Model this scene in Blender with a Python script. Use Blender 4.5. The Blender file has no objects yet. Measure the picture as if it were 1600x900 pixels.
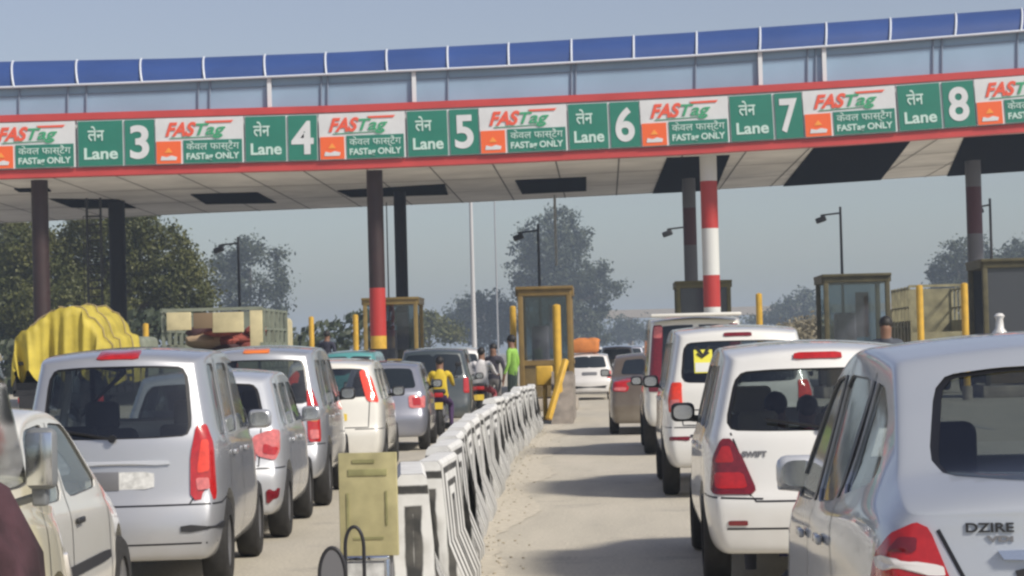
import bpy, bmesh, math, random
from mathutils import Vector, Matrix
from mathutils.bvhtree import BVHTree
from mathutils.geometry import tessellate_polygon
random.seed(11)
S = bpy.context.scene
COL = S.collection
R = math.radians

# ------------------------------------------------------------------ camera
F = 3800.0                       # focal length in pixels of a 1600 px wide frame
cam_d = bpy.data.cameras.new('camera'); cam = bpy.data.objects.new('camera', cam_d); COL.objects.link(cam)
S.camera = cam
cam_d.sensor_width = 36; cam_d.lens = 36 * F / 1600; cam_d.clip_start = .2; cam_d.clip_end = 6000
CAM = Vector((0, 0, 1.5))
yaw, pitch, roll = math.atan(143 / F), math.atan(98 / F), R(1.5)
fwd = Vector((-math.sin(yaw) * math.cos(pitch), math.cos(yaw) * math.cos(pitch), math.sin(pitch))).normalized()
r0 = fwd.cross(Vector((0, 0, 1))).normalized(); u0 = r0.cross(fwd)
cr = r0 * math.cos(roll) - u0 * math.sin(roll); cu = u0 * math.cos(roll) + r0 * math.sin(roll)
M = Matrix((cr, cu, -fwd)).transposed().to_4x4(); M.translation = CAM
cam.matrix_world = M
def at(px, py, Y):
    """real point at road distance Y that the surveyed photo position belongs to"""
    d = fwd * F + cr * (px - 800) - cu * (py - 450)
    return CAM + d * (Y / d.y)
def Xat(px, Y, z=0.8):
    """world X of photo column px at distance Y and height z"""
    py = 548 + (1.5 - z) * F / Y
    for _ in range(3):
        p = at(px, py, Y); py += (p.z - z) * F / Y
    return p.x

# ------------------------------------------------------------------ world, sun, exposure
SUN_DIR = Vector((0.80, -0.62, .88)).normalized()
W = bpy.data.worlds.new('World'); S.world = W; W.use_nodes = True
nt = W.node_tree; bg = nt.nodes['Background']
sky = nt.nodes.new('ShaderNodeTexSky'); sky.sky_type = 'NISHITA'; sky.sun_disc = False
sky.sun_elevation = math.asin(SUN_DIR.z); sky.sun_rotation = math.atan2(SUN_DIR.x, SUN_DIR.y)
sky.air_density = 1.0; sky.dust_density = 1.6; sky.ozone_density = 2.5; sky.altitude = 200
hs = nt.nodes.new('ShaderNodeHueSaturation'); hs.inputs['Saturation'].default_value = .70; hs.inputs['Hue'].default_value = .52
nt.links.new(sky.outputs[0], hs.inputs['Color']); nt.links.new(hs.outputs[0], bg.inputs[0]); bg.inputs[1].default_value = .067
sl = bpy.data.lights.new('sun', 'SUN'); sun = bpy.data.objects.new('sun', sl); COL.objects.link(sun)
sl.energy = 2.8; sl.angle = R(9); sl.color = (1, .93, .82)
sun.rotation_euler = SUN_DIR.to_track_quat('Z', 'Y').to_euler()
S.view_settings.view_transform = 'Standard'; S.view_settings.look = 'None'
S.view_settings.exposure = 0.60; S.view_settings.gamma = 1; S.view_settings.use_curve_mapping = False
S.cycles.filter_width = 2.5; S.cycles.use_denoising = True
S.cycles.max_bounces = 8; S.cycles.transparent_max_bounces = 16; S.cycles.volume_bounces = 1
S.cycles.sample_clamp_indirect = 4

# ------------------------------------------------------------------ materials
MATS = {}
def mat(name, col, rough=.6, metal=0, coat=0, var=0, scale=3, bump=0, spec=.5, emit=0, dirt=0, dcol=(.30, .26, .20), ztop=.7):
    if name in MATS: return MATS[name]
    m = bpy.data.materials.new(name); m.use_nodes = True; n = m.node_tree.nodes; l = m.node_tree.links
    p = n['Principled BSDF']; p.inputs['Roughness'].default_value = rough; p.inputs['Metallic'].default_value = metal
    p.inputs['Coat Weight'].default_value = coat; p.inputs['Coat Roughness'].default_value = .06
    p.inputs['Specular IOR Level'].default_value = spec
    c4 = (*col, 1); p.inputs['Base Color'].default_value = c4
    src = None
    if var or dirt or bump:
        tc = n.new('ShaderNodeTexCoord'); nz = n.new('ShaderNodeTexNoise'); nz.inputs['Scale'].default_value = scale
        nz.inputs['Detail'].default_value = 6; l.new(tc.outputs['Object'], nz.inputs['Vector'])
    if var:
        mr = n.new('ShaderNodeMapRange'); mr.inputs[1].default_value = .3; mr.inputs[2].default_value = .7
        mr.inputs[3].default_value = 1 - var; mr.inputs[4].default_value = 1 + var; l.new(nz.outputs[0], mr.inputs[0])
        mx = n.new('ShaderNodeVectorMath'); mx.operation = 'SCALE'; mx.inputs[0].default_value = col
        l.new(mr.outputs[0], mx.inputs['Scale']); src = mx.outputs[0]
    if dirt:
        sx = n.new('ShaderNodeSeparateXYZ'); l.new(tc.outputs['Object'], sx.inputs[0])
        a = n.new('ShaderNodeMapRange'); a.inputs[1].default_value = ztop; a.inputs[2].default_value = .15
        a.inputs[3].default_value = 0.12; a.inputs[4].default_value = 1; l.new(sx.outputs[2], a.inputs[0])
        b = n.new('ShaderNodeMapRange'); b.inputs[1].default_value = .35; b.inputs[2].default_value = .7
        b.inputs[3].default_value = .2; b.inputs[4].default_value = 1; l.new(nz.outputs[0], b.inputs[0])
        k = n.new('ShaderNodeMath'); k.operation = 'MULTIPLY'; l.new(a.outputs[0], k.inputs[0]); l.new(b.outputs[0], k.inputs[1])
        k2 = n.new('ShaderNodeMath'); k2.operation = 'MULTIPLY'; l.new(k.outputs[0], k2.inputs[0]); k2.inputs[1].default_value = dirt
        mm = n.new('ShaderNodeMix'); mm.data_type = 'RGBA'; l.new(k2.outputs[0], mm.inputs[0])
        if src: l.new(src, mm.inputs[6])
        else: mm.inputs[6].default_value = c4
        mm.inputs[7].default_value = (*dcol, 1); src = mm.outputs[2]
        rr = n.new('ShaderNodeMapRange'); rr.inputs[3].default_value = rough; rr.inputs[4].default_value = .8
        l.new(k2.outputs[0], rr.inputs[0]); l.new(rr.outputs[0], p.inputs['Roughness'])
    if src: l.new(src, p.inputs['Base Color'])
    if bump:
        bp = n.new('ShaderNodeBump'); bp.inputs['Strength'].default_value = bump; bp.inputs['Distance'].default_value = .03
        l.new(nz.outputs[0], bp.inputs['Height']); l.new(bp.outputs[0], p.inputs['Normal'])
    if emit:
        p.inputs['Emission Color'].default_value = c4; p.inputs['Emission Strength'].default_value = emit
    MATS[name] = m; return m
def paint(name, col, metal=0, dirt=.35, ztop=.8, rough=.32):
    return mat(name, col, rough, metal, 1.0, .04, 3.5, 0, .5, 0, min(.75, dirt * 1.5), (.30, .27, .22), ztop)
def glassmat(name, tint, gl=.02):
    m = bpy.data.materials.new(name); m.use_nodes = True; n = m.node_tree.nodes; l = m.node_tree.links
    n.remove(n['Principled BSDF']); o = n['Material Output']
    t = n.new('ShaderNodeBsdfTransparent'); t.inputs[0].default_value = (*tint, 1)
    g = n.new('ShaderNodeBsdfGlossy'); g.inputs['Roughness'].default_value = gl; g.inputs[0].default_value = (.95, .97, 1, 1)
    f0 = n.new('ShaderNodeLayerWeight'); f0.inputs[0].default_value = .5; f = n.new('ShaderNodeMath'); f.operation = 'POWER'; f.inputs[1].default_value = 4.0; l.new(f0.outputs['Facing'], f.inputs[0])
    a = n.new('ShaderNodeMath'); a.operation = 'MULTIPLY_ADD'; a.inputs[1].default_value = .85; a.inputs[2].default_value = .075
    x = n.new('ShaderNodeMixShader'); l.new(f.outputs[0], a.inputs[0]); l.new(a.outputs[0], x.inputs[0])
    l.new(t.outputs[0], x.inputs[1]); l.new(g.outputs[0], x.inputs[2]); l.new(x.outputs[0], o.inputs[0])
    return m
GL = glassmat('car_glass', (.40, .44, .44)); GLL = glassmat('clear_glass', (.60, .64, .64), .07)
DG = mat('dark_glass', (.015, .02, .024), .06, 0, .3)
BLK = mat('black_plastic', (.02, .02, .022), .5)
SEAL = mat('black_seal', (.012, .012, .014), .35)
RUB = mat('tyre_rubber', (.022, .021, .02), .85, var=.3, scale=20)
RIM = mat('steel_rim', (.33, .33, .34), .4, .7)
CHR = mat('chrome', (.7, .72, .75), .12, 1)
RED = mat('lamp_red', (.42, .012, .012), .12, 0, .8, .15, 30)
REDB = mat('lamp_red_bright', (.75, .05, .02), .15, 0, .8, .15, 30)
DRED = mat('lamp_dark_red', (.16, .008, .014), .12, 0, .8, .2, 30)
PINK = mat('lamp_pink', (.62, .16, .15), .15, 0, .8, .2, 30)
LCLR = mat('lamp_clear', (.75, .72, .70), .12, 0, .8)
ORG = mat('lamp_amber', (.8, .2, .03), .15, 0, .8)
PLW = mat('plate_white', (.55, .55, .53), .5, var=.3, scale=22)
PLY = mat('plate_yellow', (.7, .5, .05), .5)
CLOTH = mat('seat_cloth', (.05, .05, .055), .9); TAN = mat('seat_tan', (.30, .26, .20), .9)
INT = mat('cabin_dark', (.03, .03, .033), .8)
YEL = mat('yellow_paint', (.56, .34, .04), .45, var=.15, scale=6)
OCH = mat('ochre_paint', (.13, .09, .03), .55, var=.25, scale=5)
CON = mat('concrete', (.34, .30, .25), .9, var=.25, scale=4, bump=.3)
STL = mat('grey_steel', (.2, .2, .21), .5, .4)
DST = mat('dark_steel', (.03, .03, .034), .5, .2)

# ------------------------------------------------------------------ mesh helpers
def link(name, me, mats, parent=None):
    o = bpy.data.objects.new(name, me); COL.objects.link(o)
    for m in (mats if isinstance(mats, (list, tuple)) else [mats]): me.materials.append(m)
    if parent is not None: o.parent = parent
    return o
def smooth(me, ang=40):
    me.polygons.foreach_set('use_smooth', [True] * len(me.polygons)); me.set_sharp_from_angle(angle=R(ang))
class MB:
    def __init__(s): s.b = bmesh.new(); s.mi = 0
    def _n(s, fs):
        for f in fs: f.material_index = s.mi
    def box(s, c, sz, rz=0, bev=0, rot=None):
        r = bmesh.ops.create_cube(s.b, size=1)
        vs = r['verts']; fs = list({f for v in vs for f in v.link_faces})
        m = Matrix.Translation(c) @ (rot if rot else Matrix.Rotation(rz, 4, 'Z')) @ Matrix.Diagonal((*sz, 1))
        bmesh.ops.transform(s.b, matrix=m, verts=vs); s._n(fs)
        if bev:
            es = list({e for v in vs for e in v.link_edges})
            q = bmesh.ops.bevel(s.b, geom=es, offset=bev, segments=3, profile=.5, affect='EDGES'); s._n(q['faces'])
        return s
    def tube(s, p0, p1, r0, r1=None, n=12):
        p0, p1 = Vector(p0), Vector(p1); r1 = r0 if r1 is None else r1; d = p1 - p0
        r = bmesh.ops.create_cone(s.b, cap_ends=True, segments=n, radius1=r0, radius2=r1, depth=d.length)
        vs = r['verts']; m = Matrix.Translation((p0 + p1) / 2) @ d.to_track_quat('Z', 'Y').to_matrix().to_4x4()
        bmesh.ops.transform(s.b, matrix=m, verts=vs); s._n({f for v in vs for f in v.link_faces}); return s
    def pipe(s, pts, r, n=8):
        pts = [Vector(p) for p in pts]; rings = []
        for i, p in enumerate(pts):
            d = (pts[min(i + 1, len(pts) - 1)] - pts[max(i - 1, 0)]).normalized()
            q = d.to_track_quat('Z', 'Y')
            rings.append([s.b.verts.new(p + q @ Vector((r * math.cos(2 * math.pi * k / n), r * math.sin(2 * math.pi * k / n), 0))) for k in range(n)])
        fs = []
        for a, b in zip(rings, rings[1:]):
            for k in range(n): fs.append(s.b.faces.new((a[k], a[(k + 1) % n], b[(k + 1) % n], b[k])))
        fs.append(s.b.faces.new(rings[0][::-1])); fs.append(s.b.faces.new(rings[-1])); s._n(fs); return s
    def ball(s, c, sz, sub=2, jit=0):
        r = bmesh.ops.create_icosphere(s.b, subdivisions=sub, radius=1); vs = r['verts']
        for v in vs:
            k = 1 + random.uniform(-jit, jit); v.co = Vector((v.co.x * sz[0] * k, v.co.y * sz[1] * k, v.co.z * sz[2] * k)) + Vector(c)
        s._n({f for v in vs for f in v.link_faces}); return s
    def lathe(s, prof, c, axis='X', n=24):
        rings = []
        for k in range(n):
            a = 2 * math.pi * k / n; ring = []
            for (h, r) in prof:
                p = Vector((h, r * math.cos(a), r * math.sin(a)))
                if axis == 'Z': p = Vector((r * math.cos(a), r * math.sin(a), h))
                ring.append(s.b.verts.new(p + Vector(c)))
            rings.append(ring)
        fs = []
        for k in range(n):
            a, b = rings[k], rings[(k + 1) % n]
            for i in range(len(prof) - 1): fs.append(s.b.faces.new((a[i], a[i + 1], b[i + 1], b[i])))
        s._n(fs); return s
    def quad(s, *ps):
        f = s.b.faces.new([s.b.verts.new(p) for p in ps]); s._n([f]); return s
    def prism(s, poly, x0, x1, plane='XZ'):
        """poly in the plane, extruded along the third axis from x0 to x1"""
        def P(u, v, w): return (u, w, v) if plane == 'XZ' else ((w, u, v) if plane == 'YZ' else (u, v, w))
        a = [s.b.verts.new(P(u, v, x0)) for u, v in poly]; b = [s.b.verts.new(P(u, v, x1)) for u, v in poly]
        n = len(poly); fs = [s.b.faces.new(a[::-1]), s.b.faces.new(b)]
        for i in range(n): fs.append(s.b.faces.new((a[i], a[(i + 1) % n], b[(i + 1) % n], b[i])))
        s._n(fs); return s
    def mesh(s, ang=40, sm=True):
        bmesh.ops.recalc_face_normals(s.b, faces=s.b.faces)
        me = bpy.data.meshes.new('m'); s.b.to_mesh(me); s.b.free()
        if sm: smooth(me, ang)
        return me
    def build(s, name, mats, parent=None, ang=40, sm=True):
        return link(name, s.mesh(ang, sm), mats, parent)
def tag(o, label, cat, group=None, kind=None):
    o['label'] = label; o['category'] = cat
    if group: o['group'] = group
    if kind: o['kind'] = kind
    return o
def empty(name, loc, rz=0):
    o = bpy.data.objects.new(name, None); COL.objects.link(o); o.location = loc; o.rotation_euler = (0, 0, rz); o.empty_display_size = .2
    return o
def structure(o): o['kind'] = 'structure'; return o
def copy_tree(o, parent=None):
    c = o.copy(); COL.objects.link(c); c.parent = parent
    for ch in list(o.children): copy_tree(ch, c)
    return c
def lerp(a, b, t): return a + (b - a) * t
def interp(tab, x):
    if x <= tab[0][0]: return tab[0][1]
    for (a, va), (b, vb) in zip(tab, tab[1:]):
        if x <= b: return lerp(va, vb, (x - a) / (b - a) if b > a else 0)
    return tab[-1][1]
def chaikin(p, n=2, r=.22):
    for _ in range(n):
        q = []
        for i in range(len(p)):
            a, b = p[i], p[(i + 1) % len(p)]
            q += [(lerp(a[0], b[0], r), lerp(a[1], b[1], r)), (lerp(a[0], b[0], 1 - r), lerp(a[1], b[1], 1 - r))]
        p = q
    return p
def text_mesh(txt, size, bold=0, shear=0, ext=.004, width=None):
    cu_ = bpy.data.curves.new('t', 'FONT'); cu_.body = txt; cu_.size = size; cu_.offset = bold; cu_.shear = shear
    cu_.extrude = ext; cu_.align_x = 'CENTER'; cu_.align_y = 'CENTER'
    o = bpy.data.objects.new('t', cu_); COL.objects.link(o); dg = bpy.context.evaluated_depsgraph_get(); dg.update()
    me = bpy.data.meshes.new_from_object(o.evaluated_get(dg)); bpy.data.objects.remove(o)
    me.materials.clear()
    if len(me.vertices):
        xs = [v.co.x for v in me.vertices]; ys = [v.co.y for v in me.vertices]
        cx = (min(xs) + max(xs)) / 2; cy = (min(ys) + max(ys)) / 2; k = (width / (max(xs) - min(xs))) if width else 1
        # lettering stands upright facing the traffic (-Y)
        for v in me.vertices: v.co = Vector(((v.co.x - cx) * k, -v.co.z, v.co.y - cy))
    return me

# ------------------------------------------------------------------ vehicle builder
FL = [0, .1, .28, .46, .52, .8, .94, 1]; FU = [.3, .7, .93, 1]; CS = [-1, -.93, -.5, 0, .5, .93, 1]
NB = len(FL) + len(FU)
def shell(sp, ins=0, t0=0, t1=1, zf=None, closed_sub=2):
    L, Wd, H = sp['L'], sp['W'], sp['H']; cw = sp.get('crown', .045); z0 = zf if zf is not None else sp.get('z0', .2)
    Rp, Fp = sp['rear'], sp['front']
    ts = [t for t in sp['ts'] if t0 <= t <= t1]
    if t0 not in ts: ts = [t0] + ts
    if t1 not in ts: ts = ts + [t1]
    def pt(t, b, c, where):
        T = interp(sp['top'], t) - ins; B = min(interp(sp['belt'], t), T - cw - .035)
        w = sp['W'] / 2 * interp(sp['plan'], t) - ins
        if b < len(FL):
            z = lerp(z0, B, FL[b]); wf = [.9, .965, .99, 1.0, .985, .985, .972, .945][b]; x = w * wf
            if B < z0 + .05: z = z0 + .01 * b
        else:
            z = lerp(B, T - cw, FU[b - len(FL)]); x = w * .945 - sp['tumble'] * (z - B) / max(.2, H - B) - sp.get('gtaper', 0) * max(0, 1 - t / .45) * min(1, (z - B) * 8)
        y = interp(Rp, z) + t * (L - interp(Rp, z) - interp(Fp, z))
        zz = z
        if where == 'top': zz = T - cw * c * c
        k = max(0, 1 - 7 * t); y -= sp.get('bulge', .09) * (1 - c * c) * k * (1 if not ins else .3)
        k = max(0, 1 - 7 * (1 - t)); y += sp.get('fbulge', .14) * (1 - c * c) * k
        return Vector((x * c, y, zz))
    V = []; Fc = []
    def add(p): V.append(p); return len(V) - 1
    rings = []
    for t in ts:
        r = {}
        for b in range(NB):
            r[(b, 6)] = add(pt(t, b, 1, 's')); r[(b, 0)] = add(pt(t, b, -1, 's'))
        for c in range(1, 6):
            r[(NB - 1, c)] = add(pt(t, NB - 1, CS[c], 'top')); r[(0, c)] = add(pt(t, 0, CS[c], 'bot'))
        rings.append(r)
    order = [(b, 6) for b in range(NB)] + [(NB - 1, c) for c in range(5, 0, -1)] + [(b, 0) for b in range(NB - 1, -1, -1)] + [(0, c) for c in range(1, 6)]
    for a, b in zip(rings, rings[1:]):
        for i in range(len(order)):
            p, q = order[i], order[(i + 1) % len(order)]; Fc.append((a[p], b[p], b[q], a[q]))
    for r, t, fl in ((rings[0], ts[0], False), (rings[-1], ts[-1], True)):
        for b in range(1, NB - 1):
            for c in range(1, 6): r[(b, c)] = add(pt(t, b, CS[c], 'cap'))
        for b in range(NB - 1):
            for c in range(6):
                q = (r[(b, c)], r[(b, c + 1)], r[(b + 1, c + 1)], r[(b + 1, c)])
                Fc.append(q[::-1] if fl else q)
    me = bpy.data.meshes.new('s'); me.from_pydata([tuple(v) for v in V], [], Fc); me.update()
    b = bmesh.new(); b.from_mesh(me); bmesh.ops.recalc_face_normals(b, faces=b.faces); b.to_mesh(me); b.free()
    o = bpy.data.objects.new('s', me); COL.objects.link(o)
    m = o.modifiers.new('s', 'SUBSURF'); m.levels = closed_sub
    dg = bpy.context.evaluated_depsgraph_get(); dg.update()
    out = bpy.data.meshes.new_from_object(o.evaluated_get(dg)); bpy.data.objects.remove(o)
    return out
def boolean(me, cutters):
    o = bpy.data.objects.new('b', me); COL.objects.link(o); cs = []
    for c in cutters:
        co = bpy.data.objects.new('c', c); COL.objects.link(co); cs.append(co)
        m = o.modifiers.new('b', 'BOOLEAN'); m.operation = 'DIFFERENCE'; m.solver = 'EXACT'; m.object = co
    dg = bpy.context.evaluated_depsgraph_get(); dg.update()
    out = bpy.data.meshes.new_from_object(o.evaluated_get(dg))
    for x in [o] + cs: bpy.data.objects.remove(x)
    return out
def bvh_of(me):
    b = bmesh.new(); b.from_mesh(me); t = BVHTree.FromBMesh(b); b.free(); return t
def caster(bvh, mode, sp):
    """maps 2D coordinates to a ray: returns f(u,v)->(point, normal)"""
    W2, L = sp['W'] / 2, sp['L']
    def f(u, v):
        if mode == 'rear': o, d = Vector((u, -2, v)), Vector((0, 1, 0))
        elif mode == 'front': o, d = Vector((u, L + 2, v)), Vector((0, -1, 0))
        elif mode == 'right': o, d = Vector((2.5, u, v)), Vector((-1, 0, 0))
        elif mode == 'left': o, d = Vector((-2.5, u, v)), Vector((1, 0, 0))
        elif mode == 'top': o, d = Vector((u, v, 4)), Vector((0, 0, -1))
        else:
            s = 1 if mode[-1] == 'R' else -1
            if mode[0] == 'c':   # rear corner: u = distance from the corner, minus on the rear face, plus along the side
                e = Vector((s * .7071, .7071, 0)); d = Vector((-s * .7071, .7071, 0)); c = Vector((s * W2, 0, 0))
            else:                # front corner
                e = Vector((s * .7071, -.7071, 0)); d = Vector((-s * .7071, -.7071, 0)); c = Vector((s * W2, L, 0))
            o = c + e * (u * .7071) - d * 2 + Vector((0, 0, v))
        h = bvh.ray_cast(o, d)
        if h[0] is None: return None
        n = h[1]
        return h[0], (n if n.dot(d) < 0 else -n)
    return f
def patch(cast, outline, off, rings=5, thick=0, ring_from=0.0, chk=2, rr=.12):
    """surface patch following the body inside the outline; ring_from>0 leaves the middle out"""
    ol = chaikin(outline, chk, rr) if chk else outline
    n = len(ol); cx = sum(p[0] for p in ol) / n; cy = sum(p[1] for p in ol) / n
    b = bmesh.new(); R_ = []
    ks = [lerp(ring_from, 1, i / rings) for i in range(rings + 1)]
    last = None
    for k in ks:
        row = []
        for (x, y) in ol:
            h = cast(lerp(cx, x, k), lerp(cy, y, k)) or last
            if h is None: h = (Vector((0, 0, -5)), Vector((0, 0, 1)))
            last = h; row.append(b.verts.new(h[0] + h[1] * off))
            if k == 0: break
        R_.append(row)
    for a, c in zip(R_, R_[1:]):
        for i in range(n):
            j = (i + 1) % n
            if len(a) == 1: b.faces.new((a[0], c[i], c[j]))
            else: b.faces.new((a[i], c[i], c[j], a[j]))
    if thick:
        rim = R_[-1]; inn = []
        for (x, y) in ol:
            h = cast(x, y) or last; inn.append(b.verts.new(h[0] + h[1] * (off - thick)))
        for i in range(n):
            j = (i + 1) % n; b.faces.new((rim[i], inn[i], inn[j], rim[j]))
    bmesh.ops.recalc_face_normals(b, faces=b.faces)
    me = bpy.data.meshes.new('p'); b.to_mesh(me); b.free(); smooth(me, 50); return me
def ribbon(bm, cast, pts, w=.011, off=.002, mi=1):
    q = []
    for (a, b_) in zip(pts, pts[1:]):
        n = max(1, int(math.hypot(b_[0] - a[0], b_[1] - a[1]) / .05))
        for i in range(n): q.append((lerp(a[0], b_[0], i / n), lerp(a[1], b_[1], i / n)))
    q.append(pts[-1]); prev = None
    for i, (x, y) in enumerate(q):
        a, c = q[max(0, i - 1)], q[min(len(q) - 1, i + 1)]; dx, dy = c[0] - a[0], c[1] - a[1]; m = math.hypot(dx, dy) or 1
        nx, ny = -dy / m * w / 2, dx / m * w / 2
        h1, h2 = cast(x + nx, y + ny), cast(x - nx, y - ny)
        if not h1 or not h2: prev = None; continue
        cur = (bm.verts.new(h1[0] + h1[1] * off), bm.verts.new(h2[0] + h2[1] * off))
        if prev:
            f = bm.faces.new((prev[0], cur[0], cur[1], prev[1])); f.material_index = mi
        prev = cur
def wheel_mesh(r=.29, w=.17):
    m = MB(); m.lathe([(-w / 2, r * .62), (-w / 2, r * .9), (-w * .38, r * .985), (0, r), (w * .38, r * .985), (w / 2, r * .9), (w / 2, r * .62), (-w / 2, r * .62)], (0, 0, 0), n=28)
    return m.mesh(50)
def rim_mesh(r=.29, w=.17, hub=True):
    m = MB()
    for s in (-1, 1):
        m.lathe([(s * w * .42, r * .63), (s * w * .36, r * .5), (s * w * .22, r * .44), (s * w * .34, r * .2), (s * w * .36, .001)], (0, 0, 0), n=24)
    for k in range(5):
        a = k * 2 * math.pi / 5
        for s in (-1, 1): m.box((s * w * .33, r * .35 * math.cos(a), r * .35 * math.sin(a)), (.02, .035, .035))
    return m.mesh(50)
WM = wheel_mesh(); RM = rim_mesh(); WM.materials.append(RUB); RM.materials.append(RIM)
def seats(root, sp, m_, t_front, nrow=2):
    W2 = sp['W'] / 2
    rows = [(t_front, 2), (t_front - .95, 3)]
    for (y, n) in rows[:nrow]:
        if n == 2:
            for sx in (-1, 1):
                b = MB(); b.box((sx * W2 * .46, y, .72), (W2 * .68, .14, .62), bev=.05, rot=Matrix.Rotation(R(-10), 4, 'X'))
                b.box((sx * W2 * .46, y + .28, .42), (W2 * .68, .5, .16), bev=.05)
                b.box((sx * W2 * .46, y - .09, 1.12), (W2 * .36, .09, .2), bev=.04)
                b.build('seat', m_, root)
        else:
            b = MB(); b.box((0, y, .68), (W2 * 1.6, .14, .5), bev=.05, rot=Matrix.Rotation(R(-12), 4, 'X'))
            b.box((0, y + .26, .42), (W2 * 1.6, .45, .16), bev=.05)
            for sx in (-1, 1): b.box((sx * W2 * .48, y - .06, 1.0), (W2 * .34, .08, .15), bev=.035)
            b.build('rear_seat', m_, root)
def vehicle(name, sp, label, cat, loc, rz, body_m, hollow=True, group=None):
    root = empty(name, loc, rz); tag(root, label, cat, group)
    L, Wd, H = sp['L'], sp['W'], sp['H']; W2 = Wd / 2
    me = shell(sp, closed_sub=2 if hollow else 1)
    bv = bvh_of(me)
    K = {m: caster(bv, m, sp) for m in ('rear', 'front', 'right', 'left', 'top', 'cR', 'cL', 'fR', 'fL')}
    cut = []
    wr = sp.get('wr', .29); wy = sp['wheels']
    for y in wy:
        m = MB()
        for sx in (-1, 1): m.tube((sx * (W2 - .22), y, wr + .01), (sx * (W2 + .2), y, wr + .01), wr * 1.19, n=36)
        cut.append(m.mesh(sm=False))
    if hollow:
        cut.append(shell(sp, .05, sp['cab'][0], sp['cab'][1], .34, 1))
        m = MB(); m.prism(chaikin(sp['rw'], 2, .16), -1.2, sp.get('rwcut', .75)); cut.append(m.mesh(sm=False))
        m = MB(); m.prism(chaikin(sp['ws'], 2, .16), L * .5, L + 1); cut.append(m.mesh(sm=False))
        for poly in sp['sw']:
            m = MB(); m.prism(chaikin(poly, 2, .12), -W2 - .5, W2 + .5, 'YZ'); cut.append(m.mesh(sm=False))
    bme = boolean(me, cut)
    # panel gaps are thin dark lines inside the body mesh
    bme.materials.clear(); b = bmesh.new(); b.from_mesh(bme)
    for fc in b.faces: fc.material_index = 0
    for mode, pts in sp.get('seams', []):
        ms = ('right', 'left') if mode == 'side' else (('cR', 'cL') if mode == 'corner' else (mode,))
        for md in ms: ribbon(b, K[md], pts)
    b.to_mesh(bme); b.free(); smooth(bme, 35)
    body = link('body', bme, [body_m, SEAL], root)
    for sx in (-1, 1):      # wheels: tyre with its rim
        for y in wy:
            w = bpy.data.objects.new('wheel', WM); COL.objects.link(w); w.parent = root; w.location = (sx * (W2 - .095), y, wr)
            w.scale = (1, wr / .29, wr / .29)
            q = bpy.data.objects.new('rim', RM); COL.objects.link(q); q.parent = w
    g = GL if hollow else DG; off = -.010 if hollow else .004
    big = lambda p, k=1.06: [(sum(q[0] for q in p) / len(p) * (1 - k) + x * k, sum(q[1] for q in p) / len(p) * (1 - k) + y * k) for x, y in p]
    gp = []
    gp.append(('rear_window', K['rear'], sp['rw']))
    gp.append(('windscreen', K['front'], sp['ws'])); GF = GLL if hollow else DG
    for poly in sp['sw']:
        gp.append(('side_window', K['right'], poly)); gp.append(('side_window', K['left'], poly))
    for nm, k, poly in gp:
        ch = 2
        o = link(nm, patch(k, big(poly, 1.03 if hollow else 1), off, 6), (g if nm == 'rear_window' else GF), root)
        if hollow and (nm != 'side_window'):
            link('seal', patch(k, big(poly, 1.025), off + .003, 1, 0, .93), SEAL, o)
        elif hollow:
            link('seal', patch(k, big(poly, 1.03), off + .003, 1, 0, .94), SEAL, o)
    tl = sp.get('tail_mat', RED)
    for md in ('cR', 'cL'):
        o = link('tail_lamp', patch(K[md], sp['tail'], .012, 5, .014, chk=sp.get('tchk', 2)), tl, root)
        for (mt, poly) in sp.get('tail_in', []):
            link('lamp_lens', patch(K[md], poly, .016, 3, .006), mt, o)
    for md in ('fR', 'fL'):
        link('headlamp', patch(K[md], sp.get('head', [(-.3, .62), (.25, .68), (.3, .8), (-.3, .74)]), .01, 4, .012), LCLR, root)
    link('grille', patch(K['front'], [(-.3, .48), (.3, .48), (.33, .62), (-.33, .62)], .006, 3, .01), BLK, root)
    for (nm, md, mt, poly, off_) in sp.get('extra', []):
        for md2 in (('cR', 'cL') if md == 'corner' else (('right', 'left') if md == 'side' else (md,))):
            link(nm, patch(K[md2], poly, off_, 3, off_ + .002, chk=1), mt, root)
    for sx in (-1, 1):      # door mirrors
        if sx in sp.get('mirrors', (-1, 1)):
            yy, zz = sp.get('mirror_at', (L * .68, 1.0)); MO = sp.get('mirror_off', .045)
            m = MB(); m.box((sx * (W2 + MO), yy, zz), (.17, .09, .135), bev=.04)
            m.tube((sx * (W2 - .06), yy + .02, zz - .05), (sx * (W2 + .02), yy, zz - .04), .025)
            mo = m.build('door_mirror', sp.get('mirror_mat', BLK), root)
            g2 = MB(); g2.prism(chaikin([(-.066, -.05), (.066, -.05), (.066, .05), (-.066, .05)], 2), 0, .004); mm = g2.mesh()
            for v in mm.vertices: v.co = Vector((sx * (W2 + MO) + v.co.x, yy - .049 + v.co.y, zz + v.co.z))
            link('mirror_glass', mm, CHR, mo)
    for (y, z) in sp.get('handles', []):
        for sx, md in ((1, 'right'), (-1, 'left')):
            h = K[md](y, z)
            if h:
                m = MB(); m.box(h[0] + Vector((sx * .014, 0, 0)), (.02, .17, .03), bev=.008); m.build('door_handle', sp.get('handle_mat', body_m), root)
    if hollow:
        seats(root, sp, sp.get('seat_mat', CLOTH), sp['cab_y'])
        m = MB(); m.box((0, L * .68, .82), (Wd * .8, .3, .16), bev=.05); m.build('dashboard', INT, root)
        m = MB(); m.lathe([(0, .165), (.012, .178), (0, .19), (-.012, .178), (0, .165)], (0, 0, 0), 'Z', 20)
        sm = m.mesh()
        for v in sm.vertices: v.co = Matrix.Rotation(R(65), 3, 'X') @ v.co + Vector((Wd * .23, L * .6, .93))
        link('steering_wheel', sm, INT, root)
    # boot lid / hatch details
    for f in sp.get('details', []): f(root, K, sp)
    return root
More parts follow.
